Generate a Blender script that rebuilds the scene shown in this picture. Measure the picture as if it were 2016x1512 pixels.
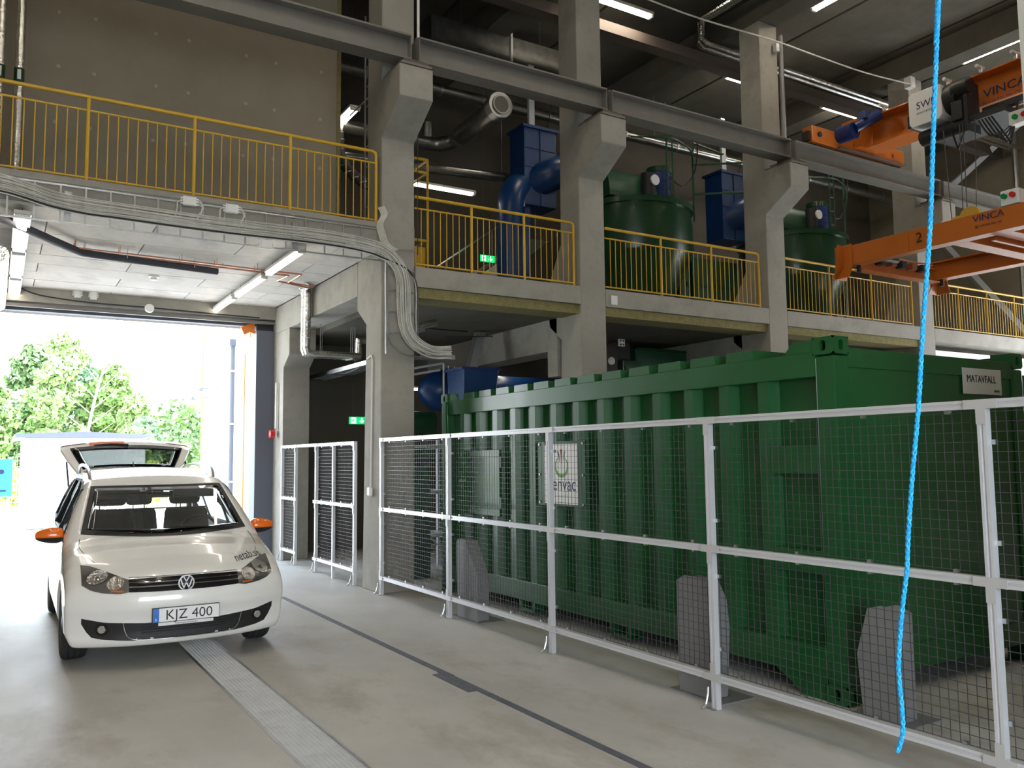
import bpy, math, random
import numpy as np
from mathutils import Vector, Matrix
for o in list(bpy.data.objects): bpy.data.objects.remove(o)
S = bpy.context.scene
col = S.collection
R = math.radians
random.seed(7)

# ---------------------------------------------------------------- camera
YAW, PITCH, ROLL, FOC = R(31.46368), R(4.97937), R(-0.61354), 1658.194
def _cam():
    cy, sy, cp, sp = math.cos(YAW), math.sin(YAW), math.cos(PITCH), math.sin(PITCH)
    f = Vector((sy*cp, cy*cp, sp)); r = Vector((cy, -sy, 0)); u = r.cross(f)
    c, s = math.cos(ROLL), math.sin(ROLL)
    r2 = c*r + s*u; u2 = -s*r + c*u
    m = Matrix((r2, u2, -f)).transposed().to_4x4(); m.translation = (0, 0, 1.7)
    return m
cd = bpy.data.cameras.new('camera'); cam = bpy.data.objects.new('camera', cd); col.objects.link(cam)
cam.matrix_world = _cam(); cd.sensor_width = 36; cd.lens = FOC/2016*36; cd.clip_start = .05; cd.clip_end = 500
S.camera = cam

# ---------------------------------------------------------------- sky, sun, exposure
W = bpy.data.worlds.new('world'); S.world = W; W.use_nodes = True
nt = W.node_tree; bg = nt.nodes['Background']
tc = nt.nodes.new('ShaderNodeTexCoord'); sx = nt.nodes.new('ShaderNodeSeparateXYZ'); cr = nt.nodes.new('ShaderNodeValToRGB')
nt.links.new(tc.outputs['Generated'], sx.inputs[0]); nt.links.new(sx.outputs[2], cr.inputs[0]); nt.links.new(cr.outputs[0], bg.inputs[0])
cr.color_ramp.elements[0].position = 0.0; cr.color_ramp.elements[0].color = (.93, .96, 1, 1)
cr.color_ramp.elements[1].position = .8; cr.color_ramp.elements[1].color = (.62, .80, 1, 1)
bg.inputs[1].default_value = SKY = 9.0
sl = bpy.data.lights.new('sun', 'SUN'); sl.energy = 22; sl.angle = R(2.0); sl.color = (1, .95, .86)
sun = bpy.data.objects.new('sun', sl); col.objects.link(sun)
sd = Vector((.50, .62, .62)).normalized()          # towards the sun
sun.rotation_euler = sd.to_track_quat('Z', 'Y').to_euler()
S.view_settings.view_transform = 'Standard'; S.view_settings.look = 'None'
S.view_settings.exposure = 0.35; S.view_settings.gamma = 1; S.view_settings.use_curve_mapping = False
S.cycles.max_bounces = 12; S.cycles.diffuse_bounces = 5; S.cycles.glossy_bounces = 4; S.cycles.transmission_bounces = 10
S.cycles.transparent_max_bounces = 12; S.cycles.caustics_reflective = False; S.cycles.caustics_refractive = False
S.cycles.use_denoising = True; S.cycles.sample_clamp_indirect = 8
def portal(loc, size, rot):
    l = bpy.data.lights.new('portal', 'AREA'); l.shape = 'RECTANGLE'; l.size, l.size_y = size; l.energy = 1
    l.cycles.is_portal = True
    o = bpy.data.objects.new('sky_portal', l); o.location = loc; o.rotation_euler = rot; col.objects.link(o)
portal((2.0, 15.45, 2.05), (4.2, 4.1), (R(-90), 0, 0))       # garage door, light travels -Y
portal((.1, -4.05, 1.9), (5.8, 3.8), (R(90), 0, 0))          # door opening added behind the camera to let daylight in
portal((21.95, 6.75, 2.8), (5.6, 5.5), (0, R(90), 0))           # gate opening added out of view in the right end wall for daylight

# ---------------------------------------------------------------- materials
def mat(name, c, rough=.6, metal=0.0, c2=None, ns=3.0, bump=0.0, bs=40.0, spec=.5, coat=0.0, emit=None, es=0.0,
        trans=0.0, ior=1.45, alpha=1.0, stretch=(1,1,1), rvar=0.0, detail=6, lo=.35, hi=.65, c3=None, ns3=.6):
    m = bpy.data.materials.new(name); m.use_nodes = True; t = m.node_tree; N = t.nodes; L = t.links
    b = N['Principled BSDF']; I = b.inputs
    I['Base Color'].default_value = (*c, 1); I['Roughness'].default_value = rough; I['Metallic'].default_value = metal
    I['Specular IOR Level'].default_value = spec; I['Coat Weight'].default_value = coat; I['Coat Roughness'].default_value = .06
    I['Transmission Weight'].default_value = trans; I['IOR'].default_value = ior; I['Alpha'].default_value = alpha
    if emit: I['Emission Color'].default_value = (*emit, 1); I['Emission Strength'].default_value = es
    if c2 or bump or rvar:
        tc = N.new('ShaderNodeTexCoord'); mp = N.new('ShaderNodeMapping'); mp.inputs['Scale'].default_value = stretch
        L.new(tc.outputs['Object'], mp.inputs[0])
    if c2 or rvar:
        n = N.new('ShaderNodeTexNoise'); n.inputs['Scale'].default_value = ns; n.inputs['Detail'].default_value = detail
        n.inputs['Roughness'].default_value = .65
        L.new(mp.outputs[0], n.inputs['Vector'])
    if c2:
        r = N.new('ShaderNodeValToRGB'); r.color_ramp.elements[0].position = lo; r.color_ramp.elements[1].position = hi
        r.color_ramp.elements[0].color = (*c, 1); r.color_ramp.elements[1].color = (*c2, 1)
        L.new(n.outputs[0], r.inputs[0]); out = r.outputs[0]
        if c3:
            n3 = N.new('ShaderNodeTexNoise'); n3.inputs['Scale'].default_value = ns3; n3.inputs['Detail'].default_value = 8
            n3.inputs['Roughness'].default_value = .7
            L.new(mp.outputs[0], n3.inputs['Vector'])
            r3 = N.new('ShaderNodeValToRGB'); r3.color_ramp.elements[0].position = .52; r3.color_ramp.elements[1].position = .72
            mx = N.new('ShaderNodeMix'); mx.data_type = 'RGBA'
            L.new(n3.outputs[0], r3.inputs[0]); L.new(r3.outputs[0], mx.inputs[0]); L.new(out, mx.inputs[6])
            mx.inputs[7].default_value = (*c3, 1); out = mx.outputs[2]
        L.new(out, I['Base Color'])
    if rvar:
        mr = N.new('ShaderNodeMapRange'); mr.inputs[3].default_value = max(0, rough-rvar); mr.inputs[4].default_value = min(1, rough+rvar)
        L.new(n.outputs[0], mr.inputs[0]); L.new(mr.outputs[0], I['Roughness'])
    if bump:
        n2 = N.new('ShaderNodeTexNoise'); n2.inputs['Scale'].default_value = bs; n2.inputs['Detail'].default_value = 4
        bp = N.new('ShaderNodeBump'); bp.inputs['Strength'].default_value = bump; bp.inputs['Distance'].default_value = .01
        L.new(mp.outputs[0], n2.inputs['Vector']); L.new(n2.outputs[0], bp.inputs['Height']); L.new(bp.outputs[0], I['Normal'])
    return m
M = {}
M['concrete'] = mat('concrete', (.27,.255,.225), .85, c2=(.37,.35,.31), ns=2.2, bump=.25, bs=30, c3=(.22,.21,.185), ns3=1.1)
M['concrete_wall'] = mat('concrete wall', (.26,.225,.168), .9, c2=(.30,.262,.20), ns=1.2, bump=.12, bs=60)
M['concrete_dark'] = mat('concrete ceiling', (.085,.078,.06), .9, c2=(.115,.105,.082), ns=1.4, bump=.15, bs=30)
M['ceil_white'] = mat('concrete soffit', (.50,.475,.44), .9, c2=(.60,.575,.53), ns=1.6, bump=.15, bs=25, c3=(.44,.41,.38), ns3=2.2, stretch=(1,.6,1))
M['floor'] = mat('floor concrete', (.46,.455,.435), .48, c2=(.57,.565,.54), ns=1.3, rvar=.14, bump=.05, bs=50, c3=(.34,.305,.25), ns3=1.0, stretch=(1,.55,1), spec=.3)
M['pavement'] = mat('outdoor pavement', (.60,.59,.57), .9, c2=(.68,.67,.65), ns=.7, bump=.2)
M['tape'] = mat('floor tape', (.10,.11,.14), .6, c2=(.14,.15,.18), ns=8)
M['beam'] = mat('grey beam paint', (.165,.155,.14), .5, c2=(.19,.18,.165), ns=3)
M['primer'] = mat('brown steel', (.11,.085,.07), .6)
M['yellow'] = mat('yellow paint', (.62,.38,.03), .4, c2=(.56,.34,.03), ns=5)
M['galv'] = mat('galvanised steel', (.55,.56,.57), .38, 1.0, c2=(.42,.43,.44), ns=9, lo=.3, hi=.7)
M['duct'] = mat('spiral duct steel', (.34,.34,.32), .28, .9, c2=(.24,.24,.23), ns=6, bump=.3, bs=14)
M['foil'] = mat('aluminium foil lagging', (.78,.77,.74), .22, 1.0, c2=(.6,.6,.58), ns=8, bump=.9, bs=26)
M['alu'] = mat('white aluminium profile', (.70,.71,.74), .35, .35)
M['alu_plate'] = mat('connector plate', (.62,.62,.62), .45, .4)
M['wire'] = mat('mesh wire', (.065,.065,.07), .45, .2)
M['green'] = mat('green container paint', (.009,.080,.020), .32, c2=(.013,.098,.027), ns=2.0, bump=.06, bs=9, coat=.12, spec=.4, rvar=.08)
M['green_dark'] = mat('dark green paint', (.012,.06,.03), .4, c2=(.018,.075,.036), ns=3)
M['green_tank'] = mat('green tank paint', (.006,.042,.014), .30, c2=(.008,.052,.018), ns=3, coat=.15)
M['black'] = mat('black plastic', (.015,.015,.016), .5)
M['black_gloss'] = mat('gloss black', (.01,.01,.012), .15)
M['rubber'] = mat('tyre rubber', (.030,.030,.031), .8, bump=.1)
M['blue'] = mat('blue paint', (.004,.034,.125), .35, c2=(.006,.042,.15), ns=3, coat=.04)
M['navy'] = mat('navy motor paint', (.012,.03,.13), .35)
M['orange'] = mat('orange crane paint', (.54,.145,.015), .38, c2=(.49,.13,.015), ns=3, coat=.1)
M['orange_car'] = mat('orange mirror paint', (.85,.17,.01), .2, coat=.8)
M['car'] = mat('white car paint', (.84,.835,.80), .22, coat=1.0, spec=.5)
M['glass'] = mat('tinted glass', (.74,.80,.77), .0, trans=1.0, ior=1.4)
M['glass_dark'] = mat('dark tinted glass', (.10,.11,.105), .0, trans=1.0, ior=1.45)
M['lamp_inner'] = mat('dark chrome bezel', (.30,.30,.31), .2, .85)
M['chrome'] = mat('chrome', (.85,.85,.87), .08, 1.0)
M['reflector'] = mat('lamp reflector', (.80,.82,.85), .16, 1.0, bump=1.0, bs=30)
M['amber'] = mat('amber lens', (.55,.14,.02), .25)
M['red'] = mat('red plastic', (.6,.02,.02), .3)
M['seat'] = mat('dark seat fabric', (.018,.018,.019), .9, bump=.3, bs=80)
M['dash'] = mat('dark dashboard', (.022,.022,.024), .6)
M['visor'] = mat('grey visor fabric', (.36,.40,.385), .8)
M['white'] = mat('white plastic', (.78,.78,.76), .4)
M['plate_white'] = mat('number plate white', (.85,.85,.85), .35)
M['eu_blue'] = mat('plate blue', (.01,.16,.62), .4)
M['ink'] = mat('black print', (.012,.012,.014), .5)
M['ink_navy'] = mat('navy print', (.01,.015,.08), .5)
M['ink_red'] = mat('dark red print', (.35,.02,.02), .5)
M['ink_green'] = mat('leaf green print', (.16,.38,.06), .5)
M['cable'] = mat('pale grey cable', (.68,.66,.61), .5, c2=(.50,.49,.45), ns=6)
M['cable_black'] = mat('black cable', (.02,.02,.025), .5)
M['copper'] = mat('copper pipe', (.62,.27,.17), .3, .85)
M['pipe_black'] = mat('black foam lagging', (.05,.052,.065), .7, bump=.4, bs=18)
M['wool'] = mat('mineral wool edge', (.20,.17,.065), .95, c2=(.26,.225,.10), ns=14, bump=.8, bs=40)
M['tube'] = mat('fluorescent tube', (1,.95,.85), .4, emit=(1,.90,.76), es=10)
M['tube_roof'] = mat('warm roof tube', (1,.95,.85), .4, emit=(1,.89,.73), es=50)
M['tube_dim'] = mat('luminaire diffuser', (.95,.90,.85), .25, emit=(1,.88,.78), es=1.3)
M['lampbody'] = mat('luminaire housing', (.62,.60,.56), .4)
M['grey_post'] = mat('grey guide paint', (.20,.20,.205), .5, c2=(.23,.23,.235), ns=4)
M['steel_blue'] = mat('pale steel paint', (.62,.66,.70), .4, .2)
M['doorgrey'] = mat('grey door panel', (.105,.115,.145), .55)
M['facade'] = mat('white facade panel', (.80,.80,.78), .6)
M['facade_orange'] = mat('orange facade trim', (.85,.22,.03), .5)
M['grating'] = mat('grating steel', (.78,.78,.77), .45, .15, c2=(.66,.65,.61), ns=3, c3=(.40,.32,.24), ns3=1.2)
M['pit'] = mat('drain pit', (.02,.02,.018), .9)
M['bark'] = mat('tree bark', (.30,.25,.17), .9, c2=(.42,.36,.26), ns=6, bump=.6, bs=12)
M['bark_pale'] = mat('bare pale wood', (.60,.56,.46), .9)
def leafmat(name, a, b):
    m = mat(name, a, .55, c2=b, ns=1.3, detail=3)
    return m
M['leaf1'] = leafmat('mid green leaves', (.19,.30,.09), (.28,.40,.15))
M['leaf2'] = leafmat('pale green leaves', (.28,.40,.15), (.38,.50,.23))
M['leaf3'] = leafmat('dull green leaves', (.15,.23,.10), (.22,.31,.14))
M['leaf4'] = leafmat('blue green leaves', (.18,.29,.17), (.25,.37,.22))
M['leafy'] = leafmat('yellow green scrub', (.40,.48,.08), (.55,.58,.16))
M['grass'] = mat('grass', (.25,.36,.08), .9, c2=(.35,.45,.14), ns=2)
M['rope'] = mat('blue rope', (.005,.30,.68), .5, c2=(.02,.42,.80), ns=60)
M['rope_steel'] = mat('steel rope', (.10,.10,.10), .5, .5)
M['sign_blue'] = mat('blue banner', (.03,.35,.72), .5)
M['exit_green'] = mat('exit sign green', (.0,.45,.12), .4, emit=(.0,.55,.12), es=1.3)
M['exit_white'] = mat('exit sign white', (.9,1,.9), .4, emit=(.8,1,.8), es=1.8)
M['lamp_green'] = mat('green push button', (.0,.25,.06), .3)
M['aluplate'] = mat('sign plate', (.62,.62,.58), .5)
M['brass'] = mat('yellow sheave', (.62,.42,.06), .45)
M['slotdark'] = mat('roof joint filler', (.03,.03,.025), .9)
M['tie'] = mat('tie hole filler', (.40,.36,.30), .9)
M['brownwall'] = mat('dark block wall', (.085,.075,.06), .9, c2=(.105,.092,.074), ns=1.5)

# ---------------------------------------------------------------- mesh helpers
WO = {}
class MB:
    def __init__(s): s.v = []; s.f = []; s.mi = []; s.cm = 0
    def add(s, vs, fs):
        n = len(s.v); s.v += [tuple(p) for p in vs]
        s.f += [tuple(i+n for i in f) for f in fs]; s.mi += [s.cm]*len(fs); return s
    def box(s, x0, x1, y0, y1, z0, z1):
        return s.add([(x0,y0,z0),(x1,y0,z0),(x1,y1,z0),(x0,y1,z0),(x0,y0,z1),(x1,y0,z1),(x1,y1,z1),(x0,y1,z1)],
            [(0,3,2,1),(4,5,6,7),(0,1,5,4),(1,2,6,5),(2,3,7,6),(3,0,4,7)])
    def hexa(s, p): return s.add(p, [(0,3,2,1),(4,5,6,7),(0,1,5,4),(1,2,6,5),(2,3,7,6),(3,0,4,7)])
    def prism(s, pts, ax, a, b):
        def P(p, t):
            return (t, p[0], p[1]) if ax == 0 else ((p[0], t, p[1]) if ax == 1 else (p[0], p[1], t))
        n = len(pts); vs = [P(p, a) for p in pts]+[P(p, b) for p in pts]
        A = sum(pts[i][0]*pts[(i+1)%n][1]-pts[(i+1)%n][0]*pts[i][1] for i in range(n))
        flip = (A > 0) != (ax == 1)
        fs = [tuple(range(n))[::-1], tuple(range(n, 2*n))]+[(i, (i+1)%n, n+(i+1)%n, n+i) for i in range(n)]
        if not flip: fs = [f[::-1] for f in fs]
        if b < a: fs = [f[::-1] for f in fs]
        return s.add(vs, fs)
    def tube(s, pts, r, n=8, caps=True):
        P = [Vector(p) for p in pts]; k = len(P); rs = r if isinstance(r, (list, tuple)) else [r]*k
        vs = []; t0 = (P[1]-P[0]).normalized()
        u = t0.cross(Vector((0,0,1)))
        if u.length < .05: u = t0.cross(Vector((0,1,0)))
        u.normalize()
        for i in range(k):
            if i == 0: t = P[1]-P[0]
            elif i == k-1: t = P[-1]-P[-2]
            else: t = (P[i]-P[i-1]).normalized()+(P[i+1]-P[i]).normalized()
            t.normalize(); u = (u-t*u.dot(t)).normalized(); w = t.cross(u)
            sc = 1.0
            if 0 < i < k-1:
                d = (P[i]-P[i-1]).normalized().dot(t); sc = 1/max(d, .5)
            for j in range(n):
                a = 2*math.pi*j/n; vs.append(P[i]+(u*math.cos(a)+w*math.sin(a))*rs[i]*(1 if sc == 1 else (1+(sc-1)*.5)))
        fs = [(i*n+j, i*n+(j+1)%n, (i+1)*n+(j+1)%n, (i+1)*n+j) for i in range(k-1) for j in range(n)]
        if caps: fs += [tuple(range(n))[::-1], tuple((k-1)*n+j for j in range(n))]
        return s.add(vs, fs)
    def cyl(s, a, b, r, n=16, r2=None): return s.tube([a, b], [r, r if r2 is None else r2], n)
    def grid(s, pts, nu, nv, flip=False):
        fs = [(i*nv+j, (i+1)*nv+j, (i+1)*nv+j+1, i*nv+j+1) for i in range(nu-1) for j in range(nv-1)]
        if flip: fs = [f[::-1] for f in fs]
        return s.add(pts, fs)
    def lathe(s, prof, c, n=32, axis='z'):
        vs = []
        for (r, h) in prof:
            for j in range(n):
                a = 2*math.pi*j/n; x, y = r*math.cos(a), r*math.sin(a)
                if axis == 'z': vs.append((c[0]+x, c[1]+y, c[2]+h))
                elif axis == 'y': vs.append((c[0]+x, c[1]+h, c[2]-y))
                else: vs.append((c[0]+h, c[1]+x, c[2]+y))
        k = len(prof)
        fs = [(i*n+j, i*n+(j+1)%n, (i+1)*n+(j+1)%n, (i+1)*n+j) for i in range(k-1) for j in range(n)]
        fs += [tuple(range(n))[::-1], tuple((k-1)*n+j for j in range(n))]
        return s.add(vs, fs)
    def mesh(s, name, m, c=None, smooth=False):
        v = np.array(s.v, float)
        if c is None: c = np.array([(v[:,0].min()+v[:,0].max())/2, (v[:,1].min()+v[:,1].max())/2, v[:,2].min()])
        me = bpy.data.meshes.new(name); me.from_pydata([tuple(p) for p in v-c], [], s.f)
        for mm in (m if isinstance(m, (list, tuple)) else [m]): me.materials.append(M[mm] if isinstance(mm, str) else mm)
        if any(s.mi): me.polygons.foreach_set('material_index', s.mi)
        if smooth:
            me.shade_smooth(); me.set_sharp_from_angle(angle=R(smooth if smooth is not True else 35))
        me.update(); return me, Vector(c)
    def build(s, name, m, parent=None, smooth=False, bevel=0, local=False):
        me, c = s.mesh(name, m, smooth=smooth)
        o = bpy.data.objects.new(name, me); col.objects.link(o)
        off = Vector((0,0,0))
        if parent is not None: o.parent = parent; off = WO[parent.name]
        o.location = c-off; WO[o.name] = c
        if bevel:
            b = o.modifiers.new('bevel', 'BEVEL'); b.width = bevel; b.segments = 2; b.limit_method = 'ANGLE'
        return o
def tag(o, label, cat, group=None, kind=None):
    if label: o['label'] = label
    if cat: o['category'] = cat
    if group: o['group'] = group
    if kind: o['kind'] = kind
    return o
def lab(o, label): o['label'] = label; return o
def stuff(o): o['kind'] = 'stuff'; return o
def thing(name, label, cat, loc=(0,0,0), group=None, local=False, rotz=0):
    o = bpy.data.objects.new(name, None); col.objects.link(o); o.location = loc; o.empty_display_size = .1
    o.rotation_euler = (0, 0, rotz)
    WO[o.name] = Vector((0,0,0)) if local else Vector(loc)
    return tag(o, label, cat, group)
def struct(o): o['kind'] = 'structure'; return o
def inst(me, name, parent, loc):
    o = bpy.data.objects.new(name, me); col.objects.link(o); o.parent = parent
    o.location = Vector(loc)-WO[parent.name]; WO[o.name] = Vector(loc); return o
def B(*a): return MB().box(*a)
def text(s, size, loc, face, m, parent, name='lettering', ext=.001, align='LEFT', sx=1.0, rot=0):
    c = bpy.data.curves.new(name, 'FONT'); c.body = s; c.size = size; c.extrude = ext; c.align_x = align; c.resolution_u = 3
    c.materials.append(M[m])
    ax = {'-x': (Vector((0,-1,0)), Vector((0,0,1))), '-y': (Vector((1,0,0)), Vector((0,0,1))), '+y': (Vector((-1,0,0)), Vector((0,0,1)))}[face]
    o = bpy.data.objects.new(name, c)
    X, Y = ax; Z = X.cross(Y); mt = Matrix((X, Y, Z)).transposed().to_4x4()
    mt = mt @ Matrix.Rotation(rot, 4, 'Z') @ Matrix.Diagonal((sx, 1, 1, 1))
    off = WO[parent.name]
    mt.translation = Vector(loc)-off
    # turn into a mesh so that it is plain geometry
    col.objects.link(o); dg = bpy.context.evaluated_depsgraph_get(); me = bpy.data.meshes.new_from_object(o.evaluated_get(dg))
    bpy.data.objects.remove(o); o = bpy.data.objects.new(name, me); col.objects.link(o)
    if not me.materials: me.materials.append(M[m])
    o.parent = parent; o.matrix_local = mt; WO[o.name] = Vector(loc)
    return o
def smooth_path(P, n=6):
    P = [Vector(p) for p in P]; out = []
    for i in range(len(P)-1):
        p0 = P[max(i-1, 0)]; p1 = P[i]; p2 = P[i+1]; p3 = P[min(i+2, len(P)-1)]
        for j in range(n):
            t = j/n
            out.append(.5*((2*p1)+(-p0+p2)*t+(2*p0-5*p1+4*p2-p3)*t*t+(-p0+3*p1-3*p2+p3)*t**3))
    out.append(P[-1]); return out
# ================================================================ SETTING
m = MB(); m.box(-3, 1.52, -4, 15.4, -.3, 0); m.box(1.82, 22, -4, 15.4, -.3, 0); floor = struct(m.build('floor', 'floor'))
struct(B(1.52, 1.82, -4, 15.4, -.3, -.12).build('drain_channel', 'pit'))
ground = struct(B(-70, 70, 15.4, 150, -.3, -.02).build('ground', 'pavement'))
struct(B(-3.3, -3, -4, 15.4, 0, 10.2).build('wall_left', 'concrete_wall'))
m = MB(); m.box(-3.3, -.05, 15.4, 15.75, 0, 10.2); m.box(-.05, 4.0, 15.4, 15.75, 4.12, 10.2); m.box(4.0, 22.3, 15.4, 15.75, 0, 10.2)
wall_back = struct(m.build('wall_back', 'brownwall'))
m = MB(); m.box(22, 22.3, -4, 4, 0, 10.2); m.box(22, 22.3, 4, 9.5, 5.6, 10.2); m.box(22, 22.3, 9.5, 15.4, 0, 10.2); struct(m.build('wall_right', 'concrete_wall'))  # gate gap is an unseen addition that admits side light
m = MB()
for x0, x1, z0, z1 in ((-3.3,-2.8,0,10.2), (-2.8,3.0,3.8,10.2), (3.0,22.3,0,10.2)): m.box(x0, x1, -4.3, -4, z0, z1)  # door gap added behind the camera as a daylight source
struct(m.build('wall_front', 'concrete_wall'))
# roof: concrete plates with open joints, parts of the ceiling
roof = struct(B(-3.3, 22.3, -4.3, 15.75, 10.2, 10.4).build('ceiling', 'slotdark'))
xs = [-3, -.2, 1.9, 4.43, 6.9, 9.35, 11.7, 13.36, 15.6, 17.45, 19.8, 22]
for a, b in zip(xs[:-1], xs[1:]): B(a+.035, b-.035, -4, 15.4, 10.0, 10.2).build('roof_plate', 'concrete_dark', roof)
# garage bay slab with soffit panels
slab = struct(B(-3, 4.67, 10.09, 15.4, 4.45, 4.78).build('ceiling', 'concrete'))
y = 10.1
for j in range(9):
    off = 0 if j % 2 == 0 else 1.1
    edges = [-3.0] + [e for e in np.arange(-2.9+off, 4.1, 2.2)] + [4.19]
    for a, b in zip(edges[:-1], edges[1:]):
        if b-a < .15: continue
        B(a+.007, b-.007, y+.006, min(y+.59, 15.38)-.006, 4.42-random.random()*.003, 4.449).build('panel', 'ceil_white', slab)
    y += .59
# mezzanine slabs of the other bays, one per bay
spans = [(4.67, 7.4), (7.87, 11.47), (11.94, 15.9), (16.37, 22)]
sn = ['behind the rail with the exit sign', 'under the first green tank', 'under the second green tank', 'at the far right above the white wall']
for (a, b), n in zip(spans, sn):
    t = thing('mezzanine_slab', 'concrete mezzanine floor slab ' + n, 'slab', ((a+b)/2, 10.09, 3.98), 'mezzanine slabs')
    B(a, b, 10.09, 15.4, 3.98, 4.25).build('slab', 'concrete', t)
    if b < 20:
        nn = 2 if b-a < 4 else 3
        w = (b-a)/nn
        for i in range(nn): B(a+i*w+.003, a+(i+1)*w-.003, 10.13+.01*(i % 2), 10.6, 3.84, 3.975).build('insulation_strip', 'wool', t)
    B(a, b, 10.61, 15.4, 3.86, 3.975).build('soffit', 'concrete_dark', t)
struct(B(16.37, 22, 10.35, 10.5, 0, 3.85).build('wall_panel_white', 'facade'))
# upper wall above the garage bay with its tie plugs
uw = struct(B(-3, 4.43, 12.5, 12.75, 4.78, 10.0).build('wall_upper', 'concrete_wall'))
B(4.435, 4.50, 12.5, 12.75, 4.78, 10.0).build('insulation_strip', 'wool', uw)
pm, _ = MB().cyl((0,-.004,0), (0,.01,0), .026, 10).mesh('tie_plug', 'tie', c=np.zeros(3))
for z in (7.79, 7.02, 6.24, 5.46):
    for x in (-1.1,-.68,.52,.95,1.75,2.19,3.0,3.44,4.18): inst(pm, 'tie_plug', uw, (x+random.uniform(-.02,.02), 12.5, z+random.uniform(-.02,.02)))
# deep roof beams above each column line and the purlin along them
for i, x in enumerate((4.2, 7.4, 11.47, 15.9)):
    t = thing('roof_beam', ['concrete roof beam above the column beside the garage bay', 'concrete roof beam above the second column',
        'concrete roof beam above the third column with foil pipes', 'concrete roof beam above the rightmost corbel column, by the crane'][i], 'beam', (x+.23, 5.7, 9.5), 'roof beams')
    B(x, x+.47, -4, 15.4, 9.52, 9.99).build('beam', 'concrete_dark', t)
tag(B(4.7, 22, 11.45, 11.7, 9.3, 9.5).build('roof_purlin', 'primer'), 'dark brown steel purlin running along under the roof', 'beam')
# ---- corbel columns
names = ['wide concrete corbel column with the cable bundle, beside the garage bay', 'concrete corbel column left of the first green tank',
         'concrete corbel column between the two green tanks', 'concrete corbel column at right behind the orange lifting frame']
for i, x in enumerate((4.2, 7.4, 11.47, 15.9)):
    prof = [(10.09,0),(10.09,5.93),(9.51,6.30),(9.51,6.72),(10.09,6.72),(10.09,9.52),(10.56,9.52),(10.60,5.0),(10.95,4.42),(10.95,3.74),(10.62,3.5),(10.72,0)]
    t = thing('concrete_column', names[i], 'column', (x+.235, 10.4, 0), 'corbel columns')
    m = MB().prism(prof, 0, x, x+.47); m.build('shaft', 'concrete', t, bevel=.015)
    # cast seam lines as thin recess fillets
    B(x+.02, x+.45, 9.50, 10.09, 6.725, 6.755).build('bearing_plate', 'beam', t)
    B(x+.06, x+.42, 9.53, 10.0, 6.756, 6.80).build('bearing_pad', 'primer', t)
t = thing('concrete_column', 'concrete column at the far corner of the garage door', 'column', (4.43, 14.8, 0), 'corbel columns')
MB().prism([(14.45,0),(14.45,3.3),(14.12,3.5),(14.12,3.95),(15.05,3.95),(15.05,0)], 0, 4.2, 4.67).build('shaft', 'concrete', t, bevel=.012)
t = thing('cross_beam', 'deep concrete beam between the two garage bay columns', 'beam', (4.43, 12.8, 3.95), 'beams under the mezzanine')
B(4.2, 4.665, 10.953, 15.38, 3.95, 4.418).build('beam', 'concrete', t, bevel=.01)
t = thing('cross_beam', 'deep concrete beam running back from the second corbel column', 'beam', (7.6, 12.8, 3.4), 'beams under the mezzanine')
B(7.4, 7.87, 10.73, 15.38, 3.36, 3.97).build('beam', 'concrete', t, bevel=.01)
B(7.4, 7.87, 10.73, 11.0, 2.95, 3.36).build('haunch', 'concrete', t)
t = thing('cross_beam', 'deep concrete beam running back from the third corbel column', 'beam', (11.7, 12.8, 3.4), 'beams under the mezzanine')
B(11.47, 11.94, 10.73, 15.38, 3.36, 3.97).build('beam', 'concrete', t, bevel=.01)
# ---- runway beams: one length per bay
def hsec(y0, y1, z0, z1, tw=.012, tf=.024):
    yc = (y0+y1)/2
    return [(y0,z0),(y1,z0),(y1,z0+tf),(yc+tw,z0+tf),(yc+tw,z1-tf),(y1,z1-tf),(y1,z1),(y0,z1),(y0,z1-tf),(yc-tw,z1-tf),(yc-tw,z0+tf),(y0,z0+tf)]
segs = [(-3,4.41,'over the garage bay'), (4.52,7.60,'between first and second corbel'), (7.70,11.63,'between second and third corbel'),
        (11.75,16.05,'carrying the orange end carriage'), (16.17,22,'at far right behind the lifting frame')]
for a, b, n in segs:
    t = thing('runway_beam', 'grey steel crane runway beam '+n, 'beam', ((a+b)/2, 9.73, 6.8), 'crane runway beams')
    MB().prism(hsec(9.60, 9.86, 6.84, 7.18), 0, a, b).build('beam', 'beam', t)
    B(a, b, 9.70, 9.76, 7.18, 7.22).build('crane_rail', 'primer', t)
    for xe in (a+.006, b-.006):
        if -2.9 < xe < 21.9:
            for y0, y1 in ((9.61,9.715),(9.745,9.85)): B(xe-.006, xe+.006, y0, y1, 6.866, 7.155).build('stiffener', 'beam', t)
            B(xe-.05, xe+.05, 9.58, 9.88, 6.80, 6.838).build('shim_plate', 'primer', t)

struct(B(-70, 70, -60, -4.3, -.3, -.02).build('ground', 'pavement'))
struct(B(22.3, 70, -4.3, 15.4, -.3, -.02).build('ground', 'pavement'))
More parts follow.
